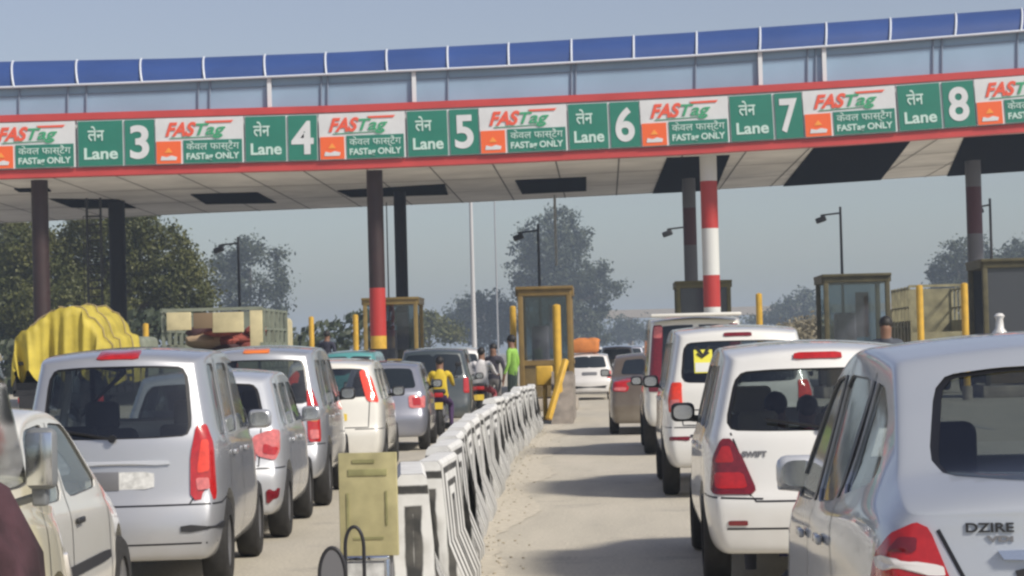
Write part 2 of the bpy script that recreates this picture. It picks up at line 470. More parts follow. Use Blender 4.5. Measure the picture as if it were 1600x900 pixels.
def box_on(nm, mt, x, z, sz, off=.01):
    """a small bevelled block mounted on the rear face"""
    def f(root, K, sp):
        h = K['rear'](x, z)
        if h:
            m = MB(); m.box(h[0] - Vector((0, off, 0)), sz, bev=min(sz) * .3); m.build(nm, mt, root)
    return f
def words_on(nm, mt, txt, x, z, size, width, bold=.004):
    def f(root, K, sp):
        me = text_mesh(txt, size, bold, 0, .003, width)
        for v in me.vertices:      # the letters follow the panel they are stuck on
            h = K['rear'](x + v.co.x, z + v.co.z)
            if h: v.co = h[0] + h[1] * (.006 if v.co.y < 0 else .001)
        link(nm, me, mt, root)
    return f
def wiper(x0, z0, x1, z1):
    def f(root, K, sp):
        pts = []
        for i in range(6):
            h = K['rear'](lerp(x0, x1, i / 5), lerp(z0, z1, i / 5)); pts.append(h[0] + h[1] * .02)
        MB().pipe(pts, .009).tube(pts[0] - Vector((0, .02, 0)), pts[0] + Vector((0, .03, 0)), .025).build('wiper', SEAL, root)
    return f

TS = [0, .03, .08, .16, .25, .35, .45, .54, .61, .66, .71, .76, .82, .88, .94, .98, 1]
PLAN = [(0, .90), (.03, .955), (.1, .99), (.3, 1), (.75, 1), (.9, .95), (1, .84)]
FRONT = [(0, .05), (.25, .02), (.5, 0), (.6, .05), (.75, .12), (.9, .2), (1.6, .25)]
def hatch(L, Wd, H, belt=.93, rake=.28, hood=.95, tumble=.11, z0=.22):
    return dict(L=L, W=Wd, H=H, z0=z0, ts=TS, plan=PLAN, tumble=tumble,
        top=[(0, H - .07), (.05, H - .035), (.2, H - .005), (.4, H), (.55, H - .03), (.60, H - .07), (.76, hood + .05), (.8, hood), (.9, hood - .08), (1, hood - .2)],
        belt=[(0, belt + .04), (.4, belt), (1, belt - .06)],
        rear=[(0, .06), (.25, .01), (.5, 0), (.56, .0), (.6, .05), (.75, .07), (belt, .09), (H - .04, .09 + rake), (2, .1 + rake)], front=FRONT,
        wheels=(L * .17, L * .83), cab=(.035, .755), cab_y=L * .46)
def side_windows(L, belt, top, ys):
    """ys: list of (y_rear_bottom, y_rear_top, y_front_top, y_front_bottom)"""
    return [[(a, belt), (b, top), (c, top), (d, belt)] for a, b, c, d in ys]
def rearwin(w0, w1, z0, z1): return [(-w0, z0), (-w1, z1), (-w1 * .5, z1 + .015), (w1 * .5, z1 + .015), (w1, z1), (w0, z0), (w0 * .5, z0 - .01), (-w0 * .5, z0 - .01)]

# ------------------------------------------------------------------ ground
def ground_mat():
    m = bpy.data.materials.new('asphalt'); m.use_nodes = True; n = m.node_tree.nodes; l = m.node_tree.links; p = n['Principled BSDF']
    p.inputs['Roughness'].default_value = .85
    tc = n.new('ShaderNodeTexCoord')
    def noise(sc, det=5, vec=None, rough=.6):
        a = n.new('ShaderNodeTexNoise'); a.inputs['Scale'].default_value = sc; a.inputs['Detail'].default_value = det; a.inputs['Roughness'].default_value = rough
        l.new(vec or tc.outputs['Object'], a.inputs['Vector']); return a.outputs[0]
    mp = n.new('ShaderNodeMapping'); mp.inputs['Scale'].default_value = (1, .16, 1); l.new(tc.outputs['Object'], mp.inputs[0])
    r1 = n.new('ShaderNodeValToRGB'); l.new(noise(1.3, 6, mp.outputs[0]), r1.inputs[0])
    e = r1.color_ramp.elements; e[0].position = .3; e[0].color = (.44, .405, .335, 1); e[1].position = .72; e[1].color = (.57, .52, .43, 1)
    q = r1.color_ramp.elements.new(.5); q.color = (.51, .47, .385, 1)
    r2 = n.new('ShaderNodeValToRGB'); l.new(noise(38, 4), r2.inputs[0])
    e = r2.color_ramp.elements; e[0].position = .3; e[0].color = (.72, .72, .72, 1); e[1].position = .7; e[1].color = (1.15, 1.15, 1.15, 1)
    mx = n.new('ShaderNodeMix'); mx.data_type = 'RGBA'; mx.blend_type = 'MULTIPLY'; mx.inputs[0].default_value = 1
    l.new(r1.outputs[0], mx.inputs[6]); l.new(r2.outputs[0], mx.inputs[7])
    # oil drips and tyre-dark wheel tracks
    r3 = n.new('ShaderNodeValToRGB'); l.new(noise(.9, 7, None, .7), r3.inputs[0])
    e = r3.color_ramp.elements; e[0].position = .56; e[0].color = (1, 1, 1, 1); e[1].position = .66; e[1].color = (.80, .80, .82, 1)
    m2 = n.new('ShaderNodeMix'); m2.data_type = 'RGBA'; m2.blend_type = 'MULTIPLY'; m2.inputs[0].default_value = 1
    l.new(mx.outputs[2], m2.inputs[6]); l.new(r3.outputs[0], m2.inputs[7]); l.new(m2.outputs[2], p.inputs['Base Color'])
    b = n.new('ShaderNodeBump'); b.inputs['Strength'].default_value = .35; b.inputs['Distance'].default_value = .01
    l.new(noise(60, 3), b.inputs['Height']); l.new(b.outputs[0], p.inputs['Normal'])
    return m
m = MB(); m.quad((-900, -30, -.02), (900, -30, -.02), (900, 1700, -.02), (-900, 1700, -.02))
structure(m.build('ground', mat('dusty_earth', (.24, .21, .16), .95, var=.3, scale=.05), sm=False))
m = MB(); m.quad((-34, -28, 0), (34, -28, 0), (34, 300, 0), (-34, 300, 0))
structure(m.build('road', ground_mat(), sm=False))
dm = mat('drifted_dust', (.50, .455, .37), .95, var=.18, scale=14)
m = MB(); pts = []
Y = 12.6; L_ = []; Rr = []
while Y < 49: L_.append((-1.16, Y)); Rr.append((-.78 + .12 * math.sin(Y * .9) + random.uniform(-.05, .05), Y)); Y += .35
for i in range(len(L_) - 1): m.quad((L_[i][0], L_[i][1], .004), (Rr[i][0], Rr[i][1], .004), (Rr[i + 1][0], Rr[i + 1][1], .004), (L_[i + 1][0], L_[i + 1][1], .004))
structure(m.build('road_dust', dm, sm=False))
pm = mat('worn_lane_paint', (.42, .41, .38), .8, var=.35, scale=9)
for X in (-4.05, -9.2, 6.3, 11.6):
    m = MB()
    for k in range(22): m.quad((X - .06, 16 + k * 6, .005), (X + .06, 16 + k * 6, .005), (X + .06, 18.4 + k * 6, .005), (X - .06, 18.4 + k * 6, .005))
    structure(m.build('lane_marking', pm, sm=False))

# ------------------------------------------------------------------ vehicles
WHITE = paint('paint_white', (.74, .735, .71), 0, .35); CREAM = paint('paint_cream', (.74, .72, .65), 0, .35)
SILV = paint('paint_silver', (.50, .51, .53), .55, .35); SILV2 = paint('paint_light_silver', (.60, .62, .65), .35, .55, .95)
BRN = paint('paint_brown', (.14, .105, .07), .3, .5); GRN = paint('paint_dark_teal', (.045, .06, .065), .1, .3)
GREY = paint('paint_grey', (.30, .31, .36), .5, .3); JEEP = paint('paint_jeep_cream', (.66, .62, .47), 0, .4)
def place(sp, px, Y, z, side, rz_deg=0):
    """root location so that the rear corner on that side stands where it was surveyed"""
    X = Xat(px, Y, z); return (X - side * sp['W'] / 2, Y, 0)

def q_brake(z0, z1, hw): return [(-hw, z0), (hw, z0), (hw * .96, z1), (-hw * .96, z1)]
# silver tall hatchback, nearest of the left queue
sp = hatch(3.5, 1.34, 1.60, belt=.98, rake=.17, hood=1.0, tumble=.10)
sp.update(rw=rearwin(.485, .445, 1.01, 1.45), ws=rearwin(.52, .46, 1.08, 1.5), cab=(.03, .735),
    sw=side_windows(3.5, 1.0, 1.47, [(.36, .42, .72, .74), (.82, .84, 1.52, 1.55), (1.63, 1.63, 2.12, 2.5)]),
    tail=[(-.19, .60), (.05, .60), (.06, .95), (.02, 1.08), (-.07, 1.07), (-.15, .90)], tchk=1, tail_in=[(PINK, [(-.13, .66), (-.03, .67), (-.03, .74), (-.13, .74)]), (REDB, [(-.12, .77), (-.02, .78), (.0, .98), (-.06, .98)])],
    seams=[('rear', [(-.52, .98), (-.50, .64), (-.46, .575), (.46, .575), (.50, .64), (.52, .98)]), ('rear', [(-.62, .33), (.62, .33)]), ('side', [(.78, 1.5), (.78, .98), (.72, .7), (.80, .42), (.86, .3)]), ('side', [(1.58, 1.52), (1.58, .26)]), ('side', [(2.5, 1.0), (2.55, .26)]), ('corner', [(-.45, .575), (.2, .575), (.42, .6)])],
    handles=[(.98, .87), (1.75, .87)], mirror_at=(2.38, 1.05), mirror_mat=SILV,
    extra=[('high_brake_lamp', 'rear', RED, q_brake(1.505, 1.56, .135), .012), ('bumper_strip', 'corner', BLK, [(-.30, .40), (.26, .41), (.26, .455), (-.30, .445)], .012),
           ('number_plate', 'rear', PLW, [(-.24, .68), (.24, .68), (.24, .79), (-.24, .79)], .008), ('tailgate_trim', 'rear', SILV2, [(-.34, .83), (.34, .83), (.33, .86), (-.33, .86)], .02)])
sp['details'] = [box_on('plate_recess', STL, -.08, .735, (.2, .012, .12)), wiper(-.02, 1.0, -.36, 1.06)]
S.cursor.location = (0, 0, 0)
vehicle('hatchback_car', sp, 'silver tall hatchback with square tail and wide red lamp on its roof edge', 'car', place(sp, 345, 15.4, .8, 1), R(3.2), SILV, group='cars in the left queue')

# small silver-white hatchback ahead of it
sp = hatch(3.5, 1.38, 1.42, belt=.92, rake=.36, hood=.93, tumble=.12)
sp.update(rw=rearwin(.53, .45, .98, 1.28), ws=rearwin(.54, .46, 1.0, 1.31), cab=(.03, .735),
    sw=side_windows(3.5, .93, 1.28, [(.42, .60, .82, .84), (.90, .92, 1.55, 1.58), (1.65, 1.65, 2.1, 2.55)]),
    tail_mat=PINK, tail=[(-.20, .70), (-.03, .66), (.08, .74), (.12, .90), (-.02, .91), (-.22, .86)], tail_in=[(RED, [(-.14, .72), (-.02, .7), (.04, .76), (-.12, .8)])],
    seams=[('rear', [(-.5, .92), (-.48, .62), (.48, .62), (.5, .92)]), ('side', [(.86, 1.3), (.86, .9), (.76, .66), (.84, .4)]), ('side', [(1.6, 1.3), (1.6, .26)]), ('corner', [(-.4, .6), (.3, .6)])],
    handles=[(1.02, .8), (1.78, .8)], mirror_at=(2.4, .98), mirror_mat=SILV,
    extra=[('high_brake_lamp', 'rear', RED, q_brake(1.31, 1.335, .1), .01), ('bumper_reflector', 'corner', DRED, [(-.16, .31), (.0, .37), (.02, .44), (-.17, .43)], .01), ('number_plate', 'rear', PLW, [(-.22, .66), (.22, .66), (.22, .77), (-.22, .77)], .008)])
vehicle('hatchback_car', sp, 'small pale silver hatchback with pink rounded tail lamp behind the tall silver one', 'car', place(sp, 443, 19.6, .8, 1), R(2.6), SILV2, group='cars in the left queue')

# silver people carrier
sp = hatch(4.3, 1.36, 1.63, belt=.99, rake=.24, hood=1.0, tumble=.11, z0=.3)
sp.update(wr=.32, rw=rearwin(.53, .48, 1.04, 1.46), ws=rearwin(.54, .46, 1.1, 1.5),
    sw=side_windows(4.3, 1.0, 1.46, [(.4, .48, 1.0, 1.02), (1.1, 1.1, 1.9, 1.93), (2.0, 2.0, 2.6, 3.05)]),
    tail=[(-.14, .66), (.05, .66), (.06, 1.0), (.02, 1.18), (-.05, 1.16), (-.12, .95)], tail_in=[(PINK, [(-.11, .69), (.0, .69), (.0, .78), (-.11, .78)]), (ORG, [(-.09, .86), (.0, .86), (.02, .96), (-.08, .96)])],
    seams=[('rear', [(-.54, 1.0), (-.52, .66), (.52, .66), (.54, 1.0)]), ('side', [(1.05, 1.5), (1.05, .9), (.95, .5)]), ('side', [(1.96, 1.5), (1.96, .35)]), ('corner', [(-.4, .64), (.3, .64)])],
    handles=[(1.2, .88), (2.1, .88)], mirror_at=(3.0, 1.08),
    extra=[('high_brake_lamp', 'rear', ORG, q_brake(1.535, 1.575, .13), .012), ('number_plate', 'rear', PLW, [(-.24, .72), (.24, .72), (.24, .83), (-.24, .83)], .008)])
vehicle('people_carrier', sp, 'silver people carrier with orange roof-edge lamp and tall red tail lamp', 'car', place(sp, 508, 23.6, .8, 1), R(2.6), SILV, group='cars in the left queue')

# white estate with pillar lamps
sp = hatch(4.0, 1.36, 1.47, belt=.92, rake=.2, hood=.95, tumble=.13)
sp.update(rw=rearwin(.50, .45, .98, 1.32), ws=rearwin(.54, .46, 1.02, 1.36), sw=side_windows(4.0, .94, 1.32, [(.35, .46, .9, .92), (1.0, 1.0, 1.75, 1.78), (1.86, 1.86, 2.4, 2.85)]),
    tail_mat=REDB, tail=[(-.16, .92), (.05, .9), (.05, 1.2), (-.04, 1.32), (-.12, 1.28)], seams=[('rear', [(-.5, .95), (-.48, .6), (.48, .6), (.5, .95)]), ('corner', [(-.4, .58), (.3, .58)])],
    extra=[('number_plate', 'rear', PLY, [(-.22, .68), (.22, .68), (.22, .78), (-.22, .78)], .008)])
vehicle('estate_car', sp, 'white cab with bright red pillar lamps ahead of the silver people carrier', 'car', place(sp, 600, 30, .8, 1), R(2), CREAM, group='cars in the left queue')

# silver small car
sp = hatch(3.7, 1.36, 1.40, belt=.9, rake=.45, hood=.92, tumble=.13)
sp.update(rw=rearwin(.5, .42, .97, 1.26), ws=rearwin(.54, .46, 1.0, 1.28), sw=side_windows(3.7, .92, 1.25, [(.55, .7, 1.0, 1.02), (1.1, 1.1, 1.7, 1.73), (1.8, 1.8, 2.25, 2.65)]),
    tail_mat=PINK, tail=[(-.28, .66), (.05, .66), (.14, .84), (-.26, .86)], tail_in=[(RED, [(-.2, .7), (-.05, .7), (-.05, .82), (-.2, .82)])])
vehicle('hatchback_car', sp, 'grey-blue hatchback in front of the yellow-clad motorcyclist', 'car', place(sp, 668, 37.2, .8, 1), R(1.5), GREY, hollow=False, group='cars in the left queue')
sp2 = hatch(4.2, 1.55, 1.62, belt=1.0, rake=.3, hood=1.05, tumble=.14)
sp2.update(rw=rearwin(.6, .52, 1.05, 1.45), ws=rearwin(.6, .5, 1.15, 1.5), sw=side_windows(4.2, 1.0, 1.45, [(.5, .6, 1.1, 1.12), (1.2, 1.2, 1.95, 1.98), (2.08, 2.08, 2.6, 3.0)]), tail=[(-.14, .7), (.04, .7), (.04, 1.0), (-.1, 1.0)])
vehicle('passenger_van', sp2, 'dark grey-green van with bulky roof beyond the grey-blue hatchback', 'van', place(sp2, 738, 47.5, .9, 1), R(1), GRN, hollow=False, group='cars in the left queue')
vehicle('utility_car', dict(sp2), 'white high-roofed car last in the left queue before the booth', 'car', place(sp2, 762, 55, .9, 1), 0, WHITE, hollow=False, group='cars in the left queue')
vehicle('passenger_van', dict(sp2, W=1.45), 'teal minivan by the dark figure near the red column', 'van', (Xat(545, 55), 55, 0), 0, paint('paint_teal', (.08, .30, .30)), hollow=False)

# foreground white saloon and cream jeep, left edge
def saloon(L, Wd, H, belt=.88, trunk=.98, hood=.9, tumble=.13, deck=.5, z0=.2):
    t1 = deck / L; t2 = (deck + .62) / L
    return dict(L=L, W=Wd, H=H, z0=z0, ts=sorted(set(TS + [t1, t2])), plan=PLAN, tumble=tumble,
        top=[(0, trunk - .05), (.03, trunk - .01), (t1 * .8, trunk + .02), (t1, trunk + .05), (t2, H - .05), (t2 + .06, H - .01), (.45, H), (.55, H - .03), (.60, H - .08), (.755, hood + .05), (.8, hood), (.9, hood - .07), (1, hood - .2)],
        belt=[(0, trunk - .1), (.12, belt + .02), (.4, belt), (1, belt - .06)],
        rear=[(0, .06), (.25, .01), (.5, 0), (.55, 0), (.6, .05), (.75, .05), (.95, .09), (2, .12)], front=FRONT,
        wheels=(L * .2, L * .84), cab=(.30 * .9, .745), cab_y=L * .47, rwcut=deck + .8)
sp = saloon(3.8, 1.36, 1.33, belt=.84, trunk=.92, hood=.86)
sp.update(rw=rearwin(.48, .40, .98, 1.2), ws=rearwin(.54, .42, .93, 1.22), cab=(.14, .745),
    sw=[[(.88, .87), (1.12, 1.2), (1.62, 1.22), (1.64, .86)], [(1.73, .86), (1.72, 1.22), (2.15, 1.2), (2.68, .87)]],
    tail=[(-.2, .62), (.1, .62), (.1, .8), (-.2, .8)], seams=[('side', [(1.68, 1.22), (1.68, .26)]), ('side', [(2.74, .85), (2.78, .3)]), ('side', [(.95, .84), (.9, .55)])],
    handles=[(1.05, .75), (1.85, .75)], handle_mat=BLK, mirror_at=(2.55, .93), mirrors=(-1,),
    extra=[('side_moulding', 'side', BLK, [(1.0, .50), (2.7, .50), (2.7, .55), (1.0, .55)], .01)])
vehicle('saloon_car', sp, 'low white saloon in the gap behind the silver tall hatchback', 'car', place(sp, 176, 9.6, .8, 1)[:0] or (Xat(192, 12.6, .6) - .70 + .13, 9.6, 0), R(2.5), paint('paint_offwhite', (.70, .69, .64)), group='cars in the left queue')
sp = hatch(4.1, 1.5, 1.66, belt=1.05, rake=.1, hood=1.03, tumble=.02, z0=.35)
sp['top'] = [(0, 1.58), (.05, 1.64), (.5, 1.66), (.68, 1.63), (.72, 1.58), (.80, 1.08), (.84, 1.04), (.95, 1.02), (1, .9)]
sp.update(wr=.34, rw=rearwin(.55, .52, 1.12, 1.5), ws=rearwin(.62, .58, 1.14, 1.52), cab=(.03, .78), cab_y=2.0,
    sw=[[(.4, 1.1), (.42, 1.54), (1.6, 1.55), (1.6, 1.1)], [(1.75, 1.08), (1.75, 1.55), (2.82, 1.54), (3.2, 1.08)]], tail=[(-.14, .7), (.04, .7), (.04, .95), (-.14, .95)],
    handles=[(1.9, .95)], handle_mat=BLK, mirrors=(), seams=[('side', [(1.68, 1.55), (1.68, .4)]), ('side', [(3.25, 1.06), (3.25, .4)])])
jx = Xat(62, 8.5, 1.1) - .69
jr = vehicle('jeep', sp, 'cream jeep at the left edge with grey side mirror', 'jeep', (jx, 5.25, 0), 0, JEEP)
m = MB(); m.box((.85, 2.6, 1.19), (.105, .06, .20), bev=.028); m.tube((.66, 2.72, 1.02), (.84, 2.62, 1.07), .014).box((.84, 2.62, 1.07), (.05, .05, .07), bev=.01)
mo = m.build('door_mirror', mat('mirror_grey', (.16, .17, .18), .5), jr)
m = MB(); m.box((.85, 2.566, 1.19), (.085, .004, .17), bev=.0015); m.build('mirror_glass', CHR, mo)

# right queue --------------------------------------------------------------
# silver-blue saloon, nearest
sp = saloon(4.15, 1.64, 1.53, belt=.96, trunk=1.13, hood=.96, tumble=.17, deck=.40, z0=.22)
sp['gtaper'] = .07; sp['plan'] = [(0, .90), (.03, .935), (.12, .955), (.3, .985), (.45, 1), (.75, 1), (.9, .95), (1, .84)]
sp['belt'] = [(0, 1.0), (.15, 1.02), (.4, .95), (.75, .89), (1, .85)]
sp.update(crown=.05, rw=[(-.57, 1.12), (-.48, 1.39), (-.25, 1.415), (.25, 1.415), (.48, 1.39), (.57, 1.12), (.3, 1.105), (-.3, 1.105)], ws=rearwin(.6, .5, 1.06, 1.4), cab=(.155, .745), mirror_mat=SILV2,
    sw=[[(.68, 1.09), (.88, 1.27), (1.10, 1.36), (1.27, 1.37), (1.27, 1.01)], [(1.35, .99), (1.35, 1.38), (1.95, 1.39), (1.97, .95)], [(2.06, .945), (2.05, 1.39), (2.42, 1.36), (3.02, .91)]],
    tail_mat=RED, tail=[(-.27, .62), (.12, .62), (.16, .82), (.10, .92), (.0, .975), (-.09, 1.01), (-.135, .995), (-.22, .85)], tail_in=[(LCLR, [(-.20, .865), (.06, .885), (.10, .91), (.02, .92), (-.19, .895)]), (DRED, [(-.10, .93), (.0, .93), (-.04, .97), (-.1, .97)])], tchk=1,
    seams=[('rear', [(-.59, .99), (-.46, .72), (-.42, .64), (.42, .64), (.46, .72), (.59, .99)]), ('side', [(1.31, 1.40), (1.31, .98), (1.14, .74), (1.2, .45), (1.3, .3)]), ('side', [(2.01, 1.4), (2.01, .28)]), ('side', [(3.06, .90), (3.08, .3)]), ('corner', [(-.35, .6), (.3, .6), (.5, .61)])],
    handles=[(1.5, .86), (2.2, .83)], mirror_at=(2.95, 1.0), mirror_off=-.055,
    extra=[('door_pillar', 'side', SEAL, [(1.285, 1.01), (1.285, 1.37), (1.34, 1.375), (1.34, 1.0)], .004), ('door_pillar', 'side', SEAL, [(1.985, .955), (1.965, 1.385), (2.04, 1.385), (2.05, .95)], .004), ('boot_garnish', 'rear', mat('garnish_blue_grey', (.42, .47, .56), .2, .7), [(-.42, .905), (.42, .905), (.44, .935), (-.44, .935)], .022), ('plate_recess', 'rear', BLK, [(-.36, .74), (.36, .74), (.40, .90), (-.40, .90)], .006), ('number_plate', 'rear', PLW, [(-.3, .75), (.3, .75), (.3, .86), (-.3, .86)], .014)])
sp['details'] = [words_on('badge_lettering', BLK, 'DZIRE', -.455, .995, .034, .125, .0008), words_on('badge_lettering', STL, 'VDi', -.43, .965, .02, .07, .001)]
DZ = (Xat(1364, 6.5, .85) + .775, 6.5, 0)
dz = vehicle('saloon_car', sp, 'pale silver-blue saloon filling the lower right corner with curved red tail lamp', 'car', DZ, R(-.6), paint('paint_silver_blue', (.50, .535, .58), .35, .7, 1.0), group='cars in the right queue')
m = MB(); m.lathe([(0, .001), (0, .03), (.02, .028), (.035, .016), (.07, .013), (.08, .02), (.09, .012), (.092, .001)], (0, 0, 0), 'Z', 14)
ao = m.build('antenna_stub', WHITE, dz); ao.location = (Xat(1560, 9.0, 1.5) - DZ[0] - .02, 2.5, 1.50)

# white hatchback
sp = hatch(3.76, 1.48, 1.53, belt=.93, rake=.30, hood=.95, tumble=.14)
sp.update(rw=rearwin(.60, .51, .975, 1.33), ws=rearwin(.58, .5, 1.05, 1.38), cab_y=1.7, seat_mat=TAN, mirror_mat=BLK,
    sw=side_windows(3.76, .97, 1.37, [(.55, .68, .9, .92), (1.0, 1.0, 1.65, 1.67), (1.76, 1.76, 2.25, 2.7)]),
    tail_mat=DRED, tail=[(-.35, .585), (-.02, .585), (.06, .62), (.04, .80), (-.04, .925), (-.11, .925), (-.2, .82)], tchk=2, tail_in=[(RED, [(-.27, .62), (-.03, .62), (0, .72), (-.22, .72)]), (RED, [(-.15, .78), (.0, .78), (-.05, .88), (-.11, .88)])],
    seams=[('rear', [(-.56, .96), (-.50, .80), (-.47, .6), (-.42, .545), (.42, .545), (.47, .6), (.50, .80), (.56, .96)]), ('rear', [(-.6, .38), (.6, .38)]), ('side', [(.95, 1.4), (.95, .95), (.82, .7), (.9, .4)]), ('side', [(1.71, 1.4), (1.71, .26)]), ('corner', [(-.4, .56), (.35, .58)])],
    handles=[(1.1, .84), (1.9, .84)], mirror_at=(2.55, 1.03),
    extra=[('door_pillar', 'side', SEAL, [(.935, .98), (.915, 1.36), (.985, 1.36), (.985, .98)], .004), ('door_pillar', 'side', SEAL, [(1.685, .98), (1.665, 1.36), (1.745, 1.36), (1.745, .98)], .004), ('high_brake_lamp', 'rear', RED, q_brake(1.40, 1.435, .15), .014), ('number_plate', 'rear', PLW, [(-.24, .64), (.24, .64), (.24, .75), (-.24, .75)], .01), ('bumper_reflector', 'corner', DRED, [(-.3, .40), (-.16, .40), (-.16, .43), (-.3, .43)], .008)])
sp['details'] = [words_on('badge_lettering', STL, 'SWIFT', -.42, .83, .045, .15, .002), wiper(0, .975, -.34, 1.03)]
vehicle('hatchback_car', sp, 'white hatchback with dark red three-cornered tail lamps and a black mirror', 'car', (Xat(1283, 14.9, 1.4), 14.9, 0), R(-.3), WHITE, group='cars in the right queue')

# white people carrier with a sticker
sp = hatch(4.4, 1.56, 1.72, belt=1.07, rake=.26, hood=1.05, tumble=.12, z0=.3)
sp.update(wr=.32, rw=rearwin(.585, .54, 1.14, 1.53), ws=rearwin(.6, .52, 1.2, 1.58), sw=side_windows(4.4, 1.08, 1.54, [(.45, .55, 1.05, 1.07), (1.15, 1.15, 1.95, 1.98), (2.08, 2.08, 2.65, 3.1)]),
    tail=[(-.16, .90), (.02, .84), (.05, 1.0), (.03, 1.14), (-.12, 1.14)], tail_mat=REDB, tail_in=[(PINK, [(-.12, .90), (.0, .88), (.0, .97), (-.12, .98)])],
    seams=[('rear', [(-.6, 1.1), (-.57, .72), (.57, .72), (.6, 1.1)]), ('rear', [(-.57, .87), (.57, .87)]), ('side', [(1.1, 1.6), (1.1, 1.0), (.98, .6)]), ('side', [(2.02, 1.6), (2.02, .36)]), ('corner', [(-.4, .70), (.3, .70)])],
    handles=[(1.3, .96), (2.2, .96)], mirror_at=(3.05, 1.12),
    extra=[('high_brake_lamp', 'rear', DRED, q_brake(1.585, 1.62, .14), .012), ('tailgate_handle', 'rear', CHR, [(-.38, .91), (-.1, .88), (-.1, .905), (-.38, .94)], .015), ('bumper_reflector', 'corner', DRED, [(-.28, .57), (-.02, .57), (-.02, .61), (-.28, .61)], .01), ('number_plate', 'rear', PLW, [(-.24, .74), (.24, .74), (.24, .85), (-.24, .85)], .008),
           ('bumper_step', 'rear', BLK, [(-.5, .60), (.5, .60), (.5, .63), (-.5, .63)], .01)])
STK = mat('sticker_yellow', (.78, .72, .08), .5); STW = mat('sticker_white', (.7, .7, .66), .5)
def sticker(root, K, sp):
    o = link('window_sticker', patch(K['rear'], [(-.44, 1.23), (-.26, 1.23), (-.26, 1.46), (-.44, 1.46)], .004, 3, .002, chk=0), STK, root)
    link('sticker_base', patch(K['rear'], [(-.43, 1.24), (-.27, 1.24), (-.27, 1.33), (-.43, 1.33)], .007, 3, .002, chk=0), STW, o)
    b = bmesh.new(); ribbon(b, K['rear'], [(-.42, 1.49), (-.35, 1.40), (-.28, 1.49)], .03, .009, 0); ribbon(b, K['rear'], [(-.41, 1.42), (-.36, 1.38), (-.29, 1.43)], .02, .012, 0)
    me = bpy.data.meshes.new('r'); b.to_mesh(me); b.free(); link('sticker_ribbon', me, BLK, o)
sp['details'] = [sticker, wiper(0, 1.14, -.3, 1.17)]
vehicle('people_carrier', sp, 'white people carrier with yellow sticker in its black rear window', 'car', (Xat(1155, 24, 1.5), 24, 0), 0, paint('paint_pearl', (.74, .73, .69)), group='cars in the right queue')

# cream off-roader with tall maroon lamps
sp = hatch(4.4, 1.52, 1.95, belt=1.0, rake=.1, hood=1.1, tumble=.08, z0=.4)
sp.update(wr=.36, rw=rearwin(.52, .50, .98, 1.78), ws=rearwin(.6, .52, 1.28, 1.78), sw=side_windows(4.4, 1.15, 1.75, [(.3, .35, 1.05, 1.05), (1.15, 1.15, 1.95, 1.98), (2.08, 2.08, 2.65, 3.0)]),
    tail_mat=DRED, tail=[(-.20, .88), (.03, .88), (.03, 1.8), (-.17, 1.8)], tail_in=[(PINK, [(-.16, 1.62), (-.02, 1.62), (-.02, 1.78), (-.16, 1.78)])],
    extra=[('number_plate', 'rear', PLW, [(-.22, .66), (.22, .66), (.22, .78), (-.22, .78)], .008)])
def spare(root, K, sp):
    m = MB(); m.lathe([(-.1, .001), (-.1, .26), (-.06, .33), (.06, .33), (.1, .26), (.1, .001)], (0, 0, 0), n=28); me = m.mesh()
    for v in me.vertices: v.co = Vector((v.co.y + .12, v.co.x - .1, v.co.z + .95))
    link('spare_wheel_cover', me, BLK, root)
    m = MB(); m.box((0, .12, 1.93), (1.25, .34, .05), bev=.02); m.build('roof_spoiler', CREAM, root)
sp['details'] = [spare]
vehicle('off_roader', sp, 'cream off-roader with tall maroon pillar lamps and pale roof spoiler', 'car', (Xat(1090, 33.6, 1), 33.6, 0), 0, CREAM, hollow=False, group='cars in the right queue')
sp = saloon(4.1, 1.5, 1.42)
sp.update(rw=rearwin(.52, .44, 1.04, 1.28), ws=rearwin(.56, .46, 1.0, 1.28), sw=[[(.95, .95), (1.15, 1.28), (1.85, 1.3), (1.87, .93)], [(1.97, .93), (1.97, 1.3), (2.35, 1.28), (2.9, .93)]],
    tail=[(-.34, .74), (.0, .76), (.04, .9), (-.1, .98), (-.34, .98)], tail_in=[(PINK, [(-.3, .76), (-.05, .77), (-.05, .82), (-.3, .82)])], mirror_at=(2.8, 1.05), extra=[('number_plate', 'rear', PLW, [(-.2, .6), (.2, .6), (.2, .7), (-.2, .7)], .01)])
vehicle('saloon_car', sp, 'olive brown saloon with round red tail lamp, mostly behind the off-roader', 'car', (Xat(950, 41.8, .8) + .75, 41.8, 0), 0, BRN, hollow=False, group='cars in the right queue')
spf = hatch(3.6, 1.36, 1.38, belt=.92, rake=.25, hood=.93)
spf.update(rw=rearwin(.5, .43, .95, 1.26), ws=rearwin(.54, .46, 1.02, 1.28), sw=side_windows(3.6, .94, 1.28, [(.5, .6, .95, .97), (1.05, 1.05, 1.6, 1.62), (1.7, 1.7, 2.15, 2.55)]), tail_mat=PINK, tail=[(-.14, .62), (.06, .62), (.08, .85), (-.12, .85)],
    extra=[('number_plate', 'rear', STL, [(-.22, .72), (.22, .72), (.22, .82), (-.22, .82)], .008), ('bumper_strip', 'rear', BLK, [(-.6, .34), (.6, .34), (.6, .42), (-.6, .42)], .008)])
vehicle('hatchback_car', spf, 'small white hatchback driving away between the booth and the brown saloon', 'car', (Xat(921, 71, .8), 71, 0), 0, paint('paint_far_white', (.72, .70, .68)), hollow=False)

